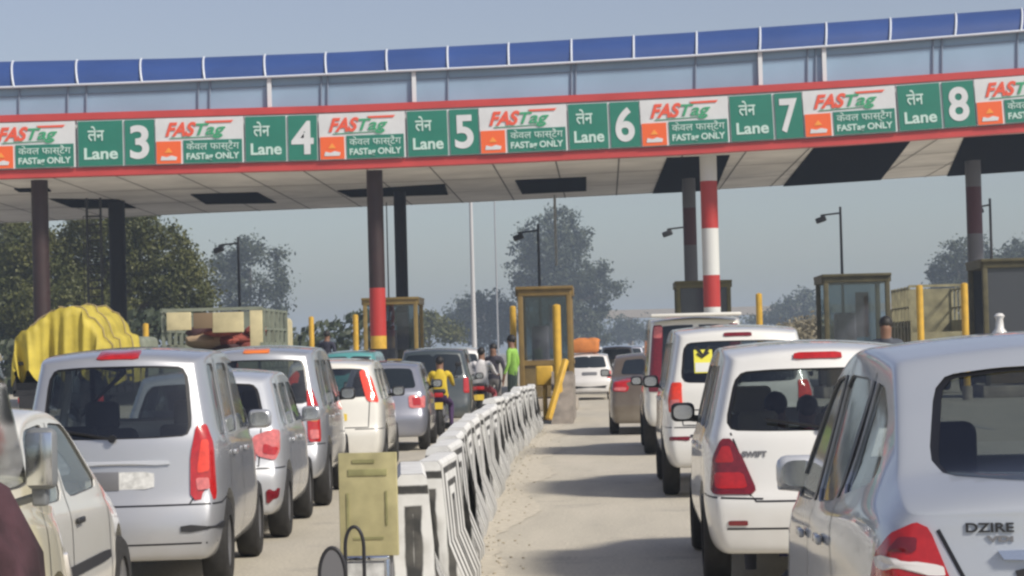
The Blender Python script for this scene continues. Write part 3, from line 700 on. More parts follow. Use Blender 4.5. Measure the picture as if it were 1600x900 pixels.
# ------------------------------------------------------------------ trucks
def truck(label, px, Y, ztop, w, cabin, body, ch=1.7):
    X = Xat(px, Y); t = empty('truck', (X, Y, 0)); tag(t, label, 'truck')
    m = MB(); m.box((0, 2.4, .75), (w * .8, 5.6, .25)); m.build('chassis', DST, t)
    m = MB(); m.box((0, 4.9, .75 + ch / 2), (w * .95, 1.5, ch), bev=.12); cb = m.build('cab', cabin, t)
    m = MB(); m.box((0, 5.66, .75 + ch * .7), (w * .8, .03, ch * .35)); m.build('windscreen', DG, cb)
    h = ztop - .9
    m = MB(); m.box((0, 1.95, .93), (w, 4.1, .12))
    for sx in (-1, 1):
        m.box((sx * (w / 2 - .03), 1.95, .9 + h * .3), (.05, 4.1, h * .5))
        for k in range(6): m.box((sx * w / 2, .05 + k * .77, .9 + h / 2), (.07, .07, h))
        for k in range(4): m.box((sx * w / 2, 1.95, .95 + h * (.2 + .25 * k)), (.04, 4.0, .05))
    m.box((0, -.02, .9 + h * .2), (w - .1, .05, h * .38)); m.box((0, 0, ztop), (w, .06, .07)); m.box((0, 3.95, .9 + h / 2), (w, .05, h))
    m.build('cargo_bed', body, t)
    for sx in (-1, 1):
        for y in (.9, 4.7):
            o = bpy.data.objects.new('wheel', WM); COL.objects.link(o); o.parent = t; o.location = (sx * (w / 2 - .15), y, .42); o.scale = (1.3, 1.45, 1.45)
            q = bpy.data.objects.new('rim', RM); COL.objects.link(q); q.parent = o
        m = MB(); m.box((sx * w * .4, -.06, .8), (.2, .04, .12), bev=.01); m.build('tail_lamp', RED, t)
    return t
TB = mat('truck_grey_olive', (.20, .22, .17), .6, var=.2, scale=3); TC = mat('truck_cream', (.55, .48, .28), .6, var=.2, scale=3)
TR = mat('load_red', (.26, .06, .04), .8, var=.4, scale=6); TK = mat('truck_khaki', (.24, .22, .13), .7, var=.3, scale=3)
t = truck('truck with cream and grey-blue slatted bed carrying red bundles', 335, 54, 2.6, 2.25, TC, TB)
for x, z, w_, h_ in ((-.75, 2.35, .55, .4), (.35, 2.3, .7, .45), (.98, 2.1, .28, .9), (-.2, 2.35, .45, .35)):
    m = MB(); m.box((x, -.06, z), (w_, .05, h_), bev=.01); m.build('side_board', TC if x > 0 or x < -.5 else mat('board_brown', (.2, .14, .08), .8), t)
bun = None
for k in range(22):
    m = MB(); m.ball((0, 0, 0), (random.uniform(.3, .5), .45, random.uniform(.13, .2)), 2, .09)
    o = m.build('bundle', [TR, mat('load_tan', (.42, .30, .18), .8), mat('load_dark', (.07, .03, .03), .8)][0 if k % 4 else (1 if k % 8 == 0 else 2)])
    x = random.uniform(-.75, .75); yy = random.uniform(.3, 1.8); zz = 1.2 + .2 * (k % 5)
    o.location = (t.location.x + x, t.location.y + yy, zz + .1)
    tag(o, 'dull coloured sack or bundle in the pile on the slatted truck bed', 'bundle', 'bundles piled on the slatted truck')
t = truck('khaki truck with high slatted tail in front of the right edge trees', 1473, 68, 3.0, 1.75, TK, TK)
t2 = truck('flatbed truck under the yellow tarpaulin, mostly behind the silver hatchback', 96, 46, 1.5, 1.8, TB, DST, 1.25)
# yellow tarpaulin over its load
tm = mat('yellow_tarpaulin', (.46, .37, .05), .7, var=.25, scale=2.5, bump=.4)
m = MB(); nx, ny = 64, 20; g = []
for j in range(ny + 1):
    row = []
    for i in range(nx + 1):
        a = math.pi * i / nx; u = -math.cos(a); v = j / ny
        prof = (1 - abs(u) ** 3.0) ** .40 * (.93 + .07 * math.sin(i * .19 + .5))
        xx = u * .92 * (1 + .04 * math.sin(v * 9)); zz = 1.15 + 1.47 * prof - .08 * abs(u)
        f = .03 * math.sin(i * .55 + v * 3 + 2 * math.sin(i * .13)) + .018 * math.sin(i * 1.37 + 1 + v * 5) + .03 * math.sin(i * .23 + v * 14)
        row.append(m.b.verts.new((xx * (1 + f * .8), v * 3.6 + f, zz + f * .8 - (.15 * (v - .5) ** 2))))
    g.append(row)
for j in range(ny):
    for i in range(nx): m.b.faces.new((g[j][i], g[j][i + 1], g[j + 1][i + 1], g[j + 1][i]))
for row, yb in ((g[0], -.06), (g[-1], .06)):      # gathered end drapes with folds
    prev = row
    for k in range(1, 8):
        cur = [m.b.verts.new((v.co.x * (1 - .015 * k), row[0].co.y * 0 + v.co.y + yb * (math.sin(i * .9 + 2 * math.sin(i * .21)) * 1.1 + math.sin(i * .37 + 1) * 1.6) * (k / 7) , lerp(v.co.z, 1.25 + .12 * math.sin(i * .5), k / 7))) for i, v in enumerate(row)]
        for i in range(nx): m.b.faces.new((prev[i], prev[i + 1], cur[i + 1], cur[i]))
        prev = cur
rp = MB()
for j_ in (2, 9, 16): rp.pipe([g[j_][i].co + Vector((.02 * (1 if i > nx / 2 else -1), -.01, .02)) for i in range(0, nx + 1, 2)], .014, 5)
rp.pipe([g[j_][nx // 2].co + Vector((0, 0, .025)) for j_ in range(0, ny + 1, 2)], .014, 5)
rope_me = rp.mesh()
o = m.build('tarpaulin', tm, ang=180); o.location = (t2.location.x, t2.location.y - .1, 0)
tag(o, 'bright yellow tarpaulin bulging over a truck load at the left', 'tarpaulin')
link('rope', rope_me, mat('rope_tan', (.30, .24, .13), .9), o)
hx = Xat(914, 72, 1.6); m = MB(); m.box((0, 0, .2), (.85, 1.1, .40), bev=.12)
for i in range(4): m.ball((random.uniform(-.25, .25), random.uniform(-.3, .3), .36), (.22, .25, .09), 2, .05)
o = m.build('roof_bundle', mat('orange_cloth', (.50, .17, .04), .8, var=.2, scale=4)); o.location = (hx, 72.2, 1.38); tag(o, 'orange bundle tied on the roof of the far white hatchback', 'bundle')
# more traffic far beyond the toll line
far = [(965, 100, BRN, 'dark far car left of the far van row'), (985, 118, GREY, 'grey far car beyond the brown saloon'), (1010, 135, WHITE, 'pale far car seen faintly beyond the off-roader'), (1245, 110, CREAM, 'cream far car between the banded column and wide booth'), (940, 150, WHITE, 'tiny far white car at the end of the open lane'), (700, 96, SILV, 'far silver car left of the tall pale pole')]
for px, Y, mt, lb in far:
    s2 = dict(sp2, W=1.55, H=1.7); vehicle('car', s2, lb, 'car', (Xat(px, Y), Y, 0), 0, mt, hollow=False, group='cars beyond the toll line')

# ------------------------------------------------------------------ toll canopy
YF, YB = 76.0, 95.0
T_BB = [(-80, 281), (0, 279), (270, 271), (540, 264), (800, 253.5), (1070, 241), (1340, 225), (1600, 206), (1690, 199)]   # fascia bottom edge (surveyed)
T_BT = [(-80, 183), (0, 180), (270, 172), (540, 164), (800, 153), (1070, 140), (1340, 124), (1600, 106), (1690, 99)]
T_WT = [(-80, 139), (0, 137), (270, 127), (540, 115), (800, 103), (1070, 88), (1340, 69), (1600, 48), (1690, 40)]
T_RT = [(-80, 99), (0, 97), (270, 92), (540, 82), (800, 68), (1070, 52), (1340, 33), (1600, 14), (1690, 7)]
T_RE = [(-80, 352), (0, 349), (320, 333), (720, 317), (1040, 301), (1600, 267), (1690, 261)]
PX = list(range(-80, 1691, 30))
def curve(tab, Y, dy=0): return [at(p, interp(tab, p) + dy, Y) for p in PX]
def band(m, top, bot, depth):
    """solid strip between two edge curves, with depth away from the traffic"""
    D = Vector((0, depth, 0)); a = [m.b.verts.new(p) for p in top]; b = [m.b.verts.new(p) for p in bot]
    c = [m.b.verts.new(p + D) for p in top]; d = [m.b.verts.new(p + D) for p in bot]; fs = []
    for i in range(len(a) - 1):
        for q in ((a, b), (b, d), (d, c), (c, a)): fs.append(m.b.faces.new((q[0][i], q[0][i + 1], q[1][i + 1], q[1][i])))
    fs.append(m.b.faces.new((a[0], b[0], d[0], c[0]))); fs.append(m.b.faces.new((a[-1], b[-1], d[-1], c[-1]))); m._n(fs)
can = empty('toll_canopy', (Xat(880, YF), YF, 0)); tag(can, 'long toll plaza canopy with red fascia rails and blue curved roof edge on columns', 'canopy')
def cadd(m, name, mt, ang=40, sm=True):
    me = m.mesh(ang, sm)
    for v in me.vertices: v.co = v.co - can.location
    return link(name, me, mt, can)
RRED = mat('fascia_red', (.50, .055, .05), .5, var=.1, scale=1); FW = mat('fascia_white', (.62, .64, .64), .6, var=.06, scale=1)
m = MB(); band(m, curve(T_BB, YF, -13), curve(T_BB, YF), .5); cadd(m, 'lower_red_rail', RRED)
m = MB(); band(m, curve(T_BT, YF), curve(T_BT, YF, 11), .5); cadd(m, 'upper_red_rail', RRED)
m = MB(); band(m, curve(T_BT, YF + .1, 10), curve(T_BB, YF + .1, -12), .3); cadd(m, 'fascia', FW)
WALL = mat('parapet_sheet', (.27, .385, .51), .35, 0, 0, .12, .35)
m = MB(); band(m, curve(T_WT, YF + .5, -2), curve(T_BT, YF + .5, 1), .12); cadd(m, 'parapet', WALL)
m = MB()
for px in (30, 106, 135, 310, 328, 502, 512, 700, 893, 900, 1087, 1190, 1262, 1275, 1458, 1472, 1590):
    p = at(px, interp(T_WT, px), YF + .45); q = at(px, interp(T_BT, px), YF + .45); m.tube(p, q, .026, n=6)
band(m, curve(T_WT, YF + .46, 14), curve(T_WT, YF + .46, 14.6), .03)
cadd(m, 'parapet_frame', mat('parapet_frame', (.20, .25, .33), .5))
for px in (421, 647, 1188, 1288):
    m = MB(); p = at(px, interp(T_WT, px) - 2, YF + .4); q = at(px, interp(T_BT, px), YF + .4); m.box((p + q) / 2, (.13, .08, (p - q).length)); cadd(m, 'parapet_post', mat('post_white', (.66, .68, .70), .5))
# blue barrel-curved edge sheet
BL = mat('blue_sheet', (.030, .070, .23), .5, 0, 0, .10, .6)
NS = 7; rows = []
bot, top = curve(T_WT, YF + .3), curve(T_RT, YF + 1.6)
for k in range(NS + 1):
    t = k / NS; rows.append([Vector((lerp(b.x, q.x, t), lerp(b.y, q.y, 1 - math.cos(t * math.pi / 2)), lerp(b.z, q.z, math.sin(t * math.pi / 2)))) for b, q in zip(bot, top)])
m = MB(); VV = [[m.b.verts.new(p) for p in r] for r in rows]
for a, b in zip(VV, VV[1:]):
    for i in range(len(a) - 1): m.b.faces.new((a[i], a[i + 1], b[i + 1], b[i]))
cadd(m, 'blue_roof_edge', BL)
m = MB()
for px in [22, 122, 222, 320, 415, 510, 605, 700, 795, 893, 990, 1088, 1187, 1290, 1390, 1492, 1595]:
    f = (px - PX[0]) / 30; i = int(f); f -= i
    m.pipe([r[i].lerp(r[i + 1], f) + Vector((0, -.04, 0)) for r in rows], (.035), 6)
m.pipe([p + Vector((0, -.03, 0)) for p in rows[0]], .04, 6)
cadd(m, 'roof_rib', mat('rib_white', (.60, .64, .70), .5))
top2 = [Vector((p.x, YB, p.z - .9)) for p in top]
m = MB(); a = [m.b.verts.new(p) for p in top]; b = [m.b.verts.new(p) for p in top2]
for i in range(len(a) - 1): m.b.faces.new((a[i], a[i + 1], b[i + 1], b[i]))
cadd(m, 'roof_sheet', mat('roof_grey', (.35, .37, .4), .5))
# underside
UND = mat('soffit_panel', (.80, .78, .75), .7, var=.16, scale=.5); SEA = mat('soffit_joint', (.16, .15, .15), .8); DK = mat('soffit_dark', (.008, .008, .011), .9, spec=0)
fr = curve(T_BB, YF + .5, 0); fr = [Vector((p.x, YF + .5, at(px, interp(T_BB, px), YF).z + .03)) for p, px in zip(fr, PX)]
XS = [p.x for p in fr]
re_raw = [at(px, interp(T_RE, px), YB) for px in PX]; retab = [(p.x, p.z) for p in re_raw]; frtab = [(p.x, p.z) for p in fr]
def und(X, t, dz=0): return Vector((X, lerp(YF + .5, YB, t), lerp(interp(frtab, X), interp(retab, X), t) + dz))
GX = [lerp(-24, 17, i / 50) for i in range(51)]
m = MB(); g = [[m.b.verts.new(und(X, t / 8)) for X in GX] for t in range(9)]
for a, b in zip(g, g[1:]):
    for i in range(50): m.b.faces.new((a[i], a[i + 1], b[i + 1], b[i]))
cadd(m, 'soffit', UND)
m = MB(); a = [m.b.verts.new(und(X, 1)) for X in GX]; b = [m.b.verts.new(und(X, 1, 1.2)) for X in GX]
for i in range(50): m.b.faces.new((a[i], a[i + 1], b[i + 1], b[i]))
cadd(m, 'rear_fascia', UND)
m = MB()
for k in range(21):
    X = -23.4 + k * 2.0
    if X < 16.8:
        for t in range(8): m.quad(und(X - .025, t / 8, -.01), und(X + .025, t / 8, -.01), und(X + .025, (t + 1) / 8, -.01), und(X - .025, (t + 1) / 8, -.01))
for t in (.33, .66, .97):
    for i in range(50): m.quad(und(GX[i], t, -.01), und(GX[i + 1], t, -.01), und(GX[i + 1], t + .006, -.01), und(GX[i], t + .006, -.01))
cadd(m, 'soffit_joints', SEA, sm=False)
def u_at(px, py):
    """the soffit point seen at a surveyed photo position"""
    best = None
    for k in range(201):
        t = k / 200; Y = lerp(YF + .5, YB, t); p = at(px, py, Y); z = und(p.x, t).z
        if best is None or abs(p.z - z) < best[0]: best = (abs(p.z - z), p.x, t)
    return best[1], best[2]
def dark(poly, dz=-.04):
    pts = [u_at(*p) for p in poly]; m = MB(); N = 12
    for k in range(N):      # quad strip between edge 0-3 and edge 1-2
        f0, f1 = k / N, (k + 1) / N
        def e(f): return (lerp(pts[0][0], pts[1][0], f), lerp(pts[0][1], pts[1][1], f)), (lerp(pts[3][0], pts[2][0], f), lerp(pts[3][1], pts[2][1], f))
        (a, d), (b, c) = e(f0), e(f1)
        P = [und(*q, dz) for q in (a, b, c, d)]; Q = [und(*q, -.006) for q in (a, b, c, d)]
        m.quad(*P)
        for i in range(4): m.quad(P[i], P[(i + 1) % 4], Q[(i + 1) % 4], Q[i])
    cadd(m, 'soffit_opening_shade', DK, sm=False)  # black panel under the soffit, standing in for the shade inside an opening
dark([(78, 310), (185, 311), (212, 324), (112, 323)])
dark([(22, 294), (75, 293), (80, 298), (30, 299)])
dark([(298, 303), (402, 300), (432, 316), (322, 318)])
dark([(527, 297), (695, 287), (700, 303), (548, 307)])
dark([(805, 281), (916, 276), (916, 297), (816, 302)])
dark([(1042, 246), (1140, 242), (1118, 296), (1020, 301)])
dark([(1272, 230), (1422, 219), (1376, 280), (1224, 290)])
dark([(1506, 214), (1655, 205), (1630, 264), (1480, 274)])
# columns
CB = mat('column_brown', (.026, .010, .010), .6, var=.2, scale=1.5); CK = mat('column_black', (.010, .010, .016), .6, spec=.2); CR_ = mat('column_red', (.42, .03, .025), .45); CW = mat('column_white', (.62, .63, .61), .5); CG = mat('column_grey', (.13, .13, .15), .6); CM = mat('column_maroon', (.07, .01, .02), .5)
def column(px, Y, w, bands):
    """bands from the top: (photo row where the band ends, material)"""
    X = Xat(px, Y, 4); t = (Y - YF - .5) / (YB - YF - .5); zt = und(X, max(0, t)).z
    m = MB(); mats = []; z = zt
    for py, mt in bands:
        z2 = 0 if py is None else at(px, py, Y).z
        if mt not in mats: mats.append(mt)
        m.mi = mats.index(mt); m.tube((X, Y, z), (X, Y, z2), w / 2, n=24); z = z2
    m.mi = 0; m.box((X, Y, .3), (w * 1.7, w * 1.7, .6), bev=.04)
    cadd(m, 'column', mats, 40)
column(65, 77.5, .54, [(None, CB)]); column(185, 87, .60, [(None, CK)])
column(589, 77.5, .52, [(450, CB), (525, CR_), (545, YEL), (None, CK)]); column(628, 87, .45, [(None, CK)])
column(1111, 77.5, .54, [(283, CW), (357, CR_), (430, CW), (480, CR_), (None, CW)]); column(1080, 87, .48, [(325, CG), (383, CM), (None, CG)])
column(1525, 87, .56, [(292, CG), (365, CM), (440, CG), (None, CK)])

# ------------------------------------------------------------------ signs on the fascia
GRN_S = mat('sign_green', (.018, .18, .125), .5, var=.06, scale=2); SW = mat('sign_white', (.62, .63, .64), .5, var=.08, scale=1.5); OR_S = mat('sign_orange', (.80, .13, .03), .5); TGR = mat('logo_green', (.05, .33, .16), .5); TOR = mat('logo_red', (.74, .10, .05), .5); TL = mat('sign_lettering', (.52, .68, .62), .5)
def sign_root(name, px0, px1, label, grp):
    b = 14.5; p0 = at(px0, interp(T_BB, px0) - b, YF - .08); p1 = at(px1, interp(T_BB, px1) - b, YF - .08)
    o = empty(name, p0); o.rotation_euler = (0, -math.atan2(p1.z - p0.z, p1.x - p0.x), 0); tag(o, label, 'sign', grp)
    return o, (p1 - p0).length
HS = 1.45
def slab(par, name, x0, x1, z0, z1, mt, y=0, th=.05):
    m = MB(); m.box(((x0 + x1) / 2, y, (z0 + z1) / 2), (x1 - x0, th, z1 - z0)); return m.build(name, mt, par, sm=False)
def word(par, name, txt, x, z, size, mt, y, bold=0, shear=0, width=None):
    o = link(name, text_mesh(txt, size, bold, shear, .012, width), mt, par); o.location = (x, y, z); return o
def pay_sign(px0, px1, label):
    r, w = sign_root('toll_payment_sign', px0, px1, label, 'electronic toll payment signs')
    slab(r, 'board', .02, w - .03, 0, HS, SW)
    wx = w / 2.75
    word(r, 'logo_lettering', 'FAS', .80 * wx, 1.09, .58, TOR, -.04, .022, .35, .95 * wx); word(r, 'logo_lettering', 'Tag', 1.72 * wx, 1.02, .50, TGR, -.04, .008, .3, .92 * wx)
    m = MB(); m.prism([(1.55 * wx, 1.33), (2.42 * wx, 1.34), (2.36 * wx, 1.27), (1.6 * wx, 1.27)], -.05, -.03); m.build('logo_stroke', TOR, r)
    m = MB(); m.prism([(.45 * wx, .82), (2.1 * wx, .86), (2.05 * wx, .84), (.5 * wx, .80)], -.05, -.03); m.build('logo_stroke', TGR, r)
    slab(r, 'orange_board', .05, .80 * wx, .02, .72, OR_S, -.035, .03)
    m = MB(); m.prism([(.17 * wx, .12), (.65 * wx, .12), (.68 * wx, .22), (.50 * wx, .27), (.36 * wx, .22), (.2 * wx, .26)], -.065, -.052); m.build('emblem', SW, r)
    m = MB(); m.prism([(.3 * wx, .36), (.42 * wx, .52), (.54 * wx, .36)], -.065, -.052); m.build('emblem', mat('emblem_gold', (.85, .32, .05), .5), r)
    slab(r, 'green_board', .88 * wx, w - .08, .02, .74, GRN_S, -.035, .03)
    cx = (.88 * wx + w - .08) / 2
    word(r, 'lettering', 'केवल फास्टैग', cx, .53, .30, TL, -.055, .001, 0, 1.62 * wx); word(r, 'lettering', 'FASTag ONLY', cx, .20, .27, TL, -.055, .008, 0, 1.62 * wx)
def lane_sign(px0, pm, px1, n):
    r, w = sign_root('lane_sign', px0, px1, 'green lane sign reading Lane %d' % n, 'green lane signs')
    k = w * (pm - px0) / (px1 - px0)
    slab(r, 'name_board', .03, k - .05, .02, HS - .02, GRN_S); slab(r, 'number_board', k + .03, w - .02, .02, HS - .02, GRN_S); slab(r, 'backing', 0, w, 0, HS, SW, .03, .02)
    word(r, 'lettering', 'लेन', k * .40, 1.03, .50, TL, -.03, .008, 0, .52); word(r, 'lettering', 'Lane', k / 2, .40, .50, TL, -.03, .012, 0, k * .72)
    word(r, 'numeral', str(n), (k + w) / 2, HS / 2, 1.42, SW, -.03, .035, 0, (w - k) * (.62 if n != 4 else .74))
names = ['left-edge payment sign with white, orange and green panels, before Lane 3'] + ['white, orange and green payment sign between Lane %d and Lane %d' % (n, n + 1) for n in range(3, 8)] + ['payment sign cut by the right edge, after Lane 8']
for (a, b), lb in zip([(-19, 120), (243, 383), (499, 636), (750, 889), (1002, 1142), (1257, 1404), (1526, 1668)], names): pay_sign(a, b, lb)
for (a, k, b), n in zip([(122, 195, 243), (383, 450, 497), (637, 703, 750), (889, 954, 1002), (1142, 1212, 1257), (1405, 1475, 1526)], range(3, 9)): lane_sign(a, k, b, n)

# caged ladder between the left columns
X = Xat(148, 84, 5); lad = empty('ladder', (X, 84, 0)); tag(lad, 'dark steel cage ladder rising to the canopy between the two left columns', 'ladder')
m = MB()
for sx in (-.24, .24): m.tube((sx, 0, .2), (sx, 0, 7.2), .045, n=8)
m.build('rail', DST, lad)
m = MB()
for k in range(24): m.tube((-.24, 0, .4 + k * .28), (.24, 0, .4 + k * .28), .028, n=6)
m.build('rungs', DST, lad)
m = MB()
for k in range(8): m.pipe([(.34 * math.cos(a), -.05 - .6 * math.sin(a), 2.2 + k * .62) for a in [math.pi * j / 8 for j in range(9)]], .014, 5)
for a in (.35, 1.57, 2.8): m.tube((.34 * math.cos(a), -.05 - .6 * math.sin(a), 2.2), (.34 * math.cos(a), -.05 - .6 * math.sin(a), 2.2 + 7 * .62), .014, n=5)
m.build('cage', DST, lad)
# hanging pale rod
X = Xat(868, 93, 6); m = MB(); m.tube((X, 93, at(870, 415, 93).z), (X, 93, und(X, .9).z), .05); tag(m.build('hanging_rod', mat('rod_pale', (.45, .46, .46), .5)), 'thin pale rod hanging from the canopy in front of the tall tree', 'rod')

# ------------------------------------------------------------------ booths
BGL = glassmat('booth_glass', (.62, .68, .70), .05)
def booth(px, Y, ztop, w, d, frame, glass_solid, label, z0=.3):
    X = Xat(px, Y, 2); r = empty('toll_booth', (X, Y, 0)); tag(r, label, 'booth', 'toll booths under the canopy')
    h = ztop - z0
    m = MB(); m.box((0, d / 2, z0 / 2), (w * 1.15, d * 1.3, z0), bev=.03); m.build('plinth', CON, r)
    m = MB()
    for sx in (-1, 1):
        for y in (0, d): m.box((sx * (w / 2 - .05), y, z0 + h / 2), (.13, .13, h), bev=.02)
    m.box((0, 0, ztop - .06), (w, .15, .17), bev=.02); m.box((0, d, ztop - .06), (w, .15, .17), bev=.02)
    for sx in (-1, 1): m.box((sx * w / 2, d / 2, ztop - .06), (.12, d, .16)); m.box((sx * w / 2, d / 2, z0 + h * .33), (.08, d, .1))
    m.box((0, 0, z0 + h * .33), (w, .1, .12))
    m.build('frame', frame, r)
    m = MB(); m.box((0, d / 2, ztop + .05), (w + .12, d + .3, .08), bev=.02); m.build('roof', frame, r)
    m = MB(); m.box((0, .03, z0 + h * .165), (w - .1, .05, h * .3)); m.box((0, d, z0 + h * .165), (w - .1, .05, h * .3))
    for sx in (-1, 1): m.box((sx * (w / 2 - .06), d / 2, z0 + h * .165), (.05, d, h * .3))
    m.build('lower_panel', OCH, r)
    for yy in (.02, d): m = MB(); m.box((0, yy, z0 + h * .66), (w - .24, .015, h * .60)); m.build('window', BGL if not glass_solid else mat('booth_grey_glass', (.05, .055, .065), .12), r)
    m = MB(); m.box((-.12 * w, d * .55, z0 + h * .5), (w * .34, .4, h * .36), bev=.08); m.box((.16 * w, d * .6, z0 + h * .66), (w * .2, .1, h * .42)); m.build('interior_cabinet', mat('booth_inner', (.16, .14, .17), .8, var=.3, scale=3), r)
booth(852, 60, 2.98, 1.3, 2.2, mat('booth_mustard', (.17, .11, .03), .5, var=.2, scale=4), False, 'narrow mustard-framed toll booth at the head of the striped barrier row')
booth(611, 79, 3.25, 1.75, 2.4, mat('booth_ochre', (.24, .17, .05), .5, var=.2, scale=4), False, 'ochre-framed toll booth behind the brown and red column')
booth(1101, 80, 3.55, 1.75, 2.4, mat('booth_olive', (.10, .085, .02), .6, var=.2, scale=4), True, 'dark olive toll booth behind the red and white column')
bd = mat('booth_dark_olive', (.07, .06, .025), .6, var=.3, scale=4)
booth(1340, 66, 3.25, 1.75, 2.4, bd, False, 'wide dark olive booth with pale strip, right of the banded columns')
booth(1592, 62, 3.42, 1.75, 2.4, bd, True, 'dark booth cut by the right edge of the view')
def post(px, ytop, Y, r, label, name='guide_post', mt=None, z0=0):
    X = Xat(px, Y, 2); zt = at(px, ytop, Y).z; m = MB(); m.tube((X, Y, z0), (X, Y, zt), r, n=14); m.ball((X, Y, zt), (r, r, r * .5), 1)
    m.mi = 1; m.tube((X, Y, z0), (X, Y, z0 + .35), r * 1.5, n=14)
    o = m.build(name, [mt or YEL, CON]); tag(o, label, 'post', 'yellow height posts at the islands')
post(228, 507, 62, .075, 'yellow post between the yellow tarpaulin and the slatted truck')
post(487, 496, 70, .075, 'yellow post just left of the dark far figure')
post(556, 493, 66, .075, 'yellow post left of the booth with the brown column')
post(802, 480, 63, .085, 'yellow post left of the narrow mustard booth')
post(870, 478, 49.6, .085, 'tall yellow post standing on the island nose')
post(1187, 460, 68, .09, 'lone yellow post right of the red and white column')
post(1438, 447, 60, .085, 'left yellow post of the pair before the khaki truck'); post(1508, 444, 60, .085, 'right yellow post of the pair before the khaki truck')

# island nose: concrete wedge, slanted yellow beam, small yellow box
xn = Xat(878, 49, .4); m = MB(); m.prism([(49, 0), (54, 0), (54, .9), (50.2, 1.05), (49.5, .6)], xn - .22, xn + .22, 'YZ'); o = m.build('island_nose', mat('nose_concrete', (.22, .19, .16), .9, var=.4, scale=3), ang=30)
tag(o, 'stained concrete wedge forming the nose of the toll island', 'island nose')
m = MB(); p, q = at(884, 562, 48.7), at(857, 655, 48.2); d = q - p
m.box((p + q) / 2, (.11, .11, d.length), rot=d.to_track_quat('Z', 'Y').to_matrix().to_4x4(), bev=.02); tag(m.build('guard_beam', YEL), 'slanted yellow guard beam leaning on the island nose', 'beam')
p = at(851, 597, 52); m = MB(); m.box((p.x, 52, .95), (.36, .3, .42), bev=.03).tube((p.x, 52, 0), (p.x, 52, .8), .05); tag(m.build('control_box', YEL), 'small yellow box on a stalk beside the slanted beam', 'box')

# ------------------------------------------------------------------ striped concrete barriers
def barrier_mat(name, axis, H, half):
    m = bpy.data.materials.new(name); m.use_nodes = True; n = m.node_tree.nodes; l = m.node_tree.links; p = n['Principled BSDF']; p.inputs['Roughness'].default_value = .8
    tc = n.new('ShaderNodeTexCoord'); sx = n.new('ShaderNodeSeparateXYZ'); l.new(tc.outputs['Object'], sx.inputs[0])
    def M(op, a, b=None):
        q = n.new('ShaderNodeMath'); q.operation = op
        for i, v in enumerate((a, b)):
            if v is None: continue
            if isinstance(v, (int, float)): q.inputs[i].default_value = v
            else: l.new(v, q.inputs[i])
        return q.outputs[0]
    e = M('SUBTRACT', half, M('ABSOLUTE', sx.outputs[axis])); t = M('SUBTRACT', H, sx.outputs[2])
    nz = n.new('ShaderNodeTexNoise'); nz.inputs['Scale'].default_value = 7; nz.inputs['Detail'].default_value = 5; l.new(tc.outputs['Object'], nz.inputs[0])
    d = M('ADD', M('MINIMUM', e, M('MULTIPLY', t, 2.6) if axis else t), M('MULTIPLY', M('SUBTRACT', nz.outputs[0], .5), .03))
    s = M('FRACT', M('DIVIDE', d, .25 if axis else .115))
    r = n.new('ShaderNodeValToRGB'); l.new(s, r.inputs[0]); el = r.color_ramp.elements
    el[0].position = 0; el[0].color = (.70, .70, .68, 1); el[1].position = 1; el[1].color = (.70, .70, .68, 1)
    for pos, c in ((.46, .70), (.55, .04), (.90, .04), (.98, .70)): q = el.new(pos); q.color = (c, c, c * .97, 1)
    gr = n.new('ShaderNodeMapRange'); gr.inputs[1].default_value = .42; gr.inputs[2].default_value = .68; gr.inputs[3].default_value = 0; gr.inputs[4].default_value = .35; l.new(nz.outputs[0], gr.inputs[0])
    # splashed road dirt near the foot
    ft = n.new('ShaderNodeMapRange'); ft.inputs[1].default_value = .28; ft.inputs[2].default_value = 0; ft.inputs[3].default_value = 0; ft.inputs[4].default_value = .8; l.new(sx.outputs[2], ft.inputs[0])
    mx = n.new('ShaderNodeMix'); mx.data_type = 'RGBA'; l.new(M('MAXIMUM', gr.outputs[0], M('MULTIPLY', ft.outputs[0], nz.outputs[0])), mx.inputs[0]); l.new(r.outputs[0], mx.inputs[6]); mx.inputs[7].default_value = (.26, .245, .215, 1)
    l.new(mx.outputs[2], p.inputs['Base Color']); return m
BH = .86
bs = barrier_mat('barrier_stripes_side', 1, BH, .75); be = barrier_mat('barrier_stripes_end', 0, BH, .22)
prof = [(-.22, 0), (-.22, .08), (-.12, .34), (-.08, BH - .025), (-.06, BH), (.06, BH), (.08, BH - .025), (.12, .34), (.22, .08), (.22, 0)]
m = MB(); a = [m.b.verts.new((x, -.8, z)) for x, z in prof]; b = [m.b.verts.new((x, .8, z)) for x, z in prof]
f1 = m.b.faces.new(a); f2 = m.b.faces.new(b[::-1]); f1.material_index = f2.material_index = 1
for i in range(len(prof) - 1): m.b.faces.new((a[i], b[i], b[i + 1], a[i + 1]))
bmesh.ops.triangulate(m.b, faces=[f1, f2])
BM = m.mesh(25); BM.materials.append(bs); BM.materials.append(be)
Y = 13.9; k = 0
btab = [(13.4, -1.10), (16.2, -1.13), (20, -1.24), (24, -1.34), (33, -1.50), (48, -1.46)]
n_b = 0
while Y < 48.2: n_b += 1; Y += 1.66
Y = 13.9
ords = ['nearest', 'second', 'third', 'fourth', 'fifth', 'sixth', 'seventh', 'eighth', 'ninth', 'tenth', 'eleventh', 'twelfth', 'thirteenth', 'fourteenth', 'fifteenth', 'sixteenth', 'seventeenth', 'eighteenth', 'nineteenth', 'twentieth', 'twenty-first', 'twenty-second']
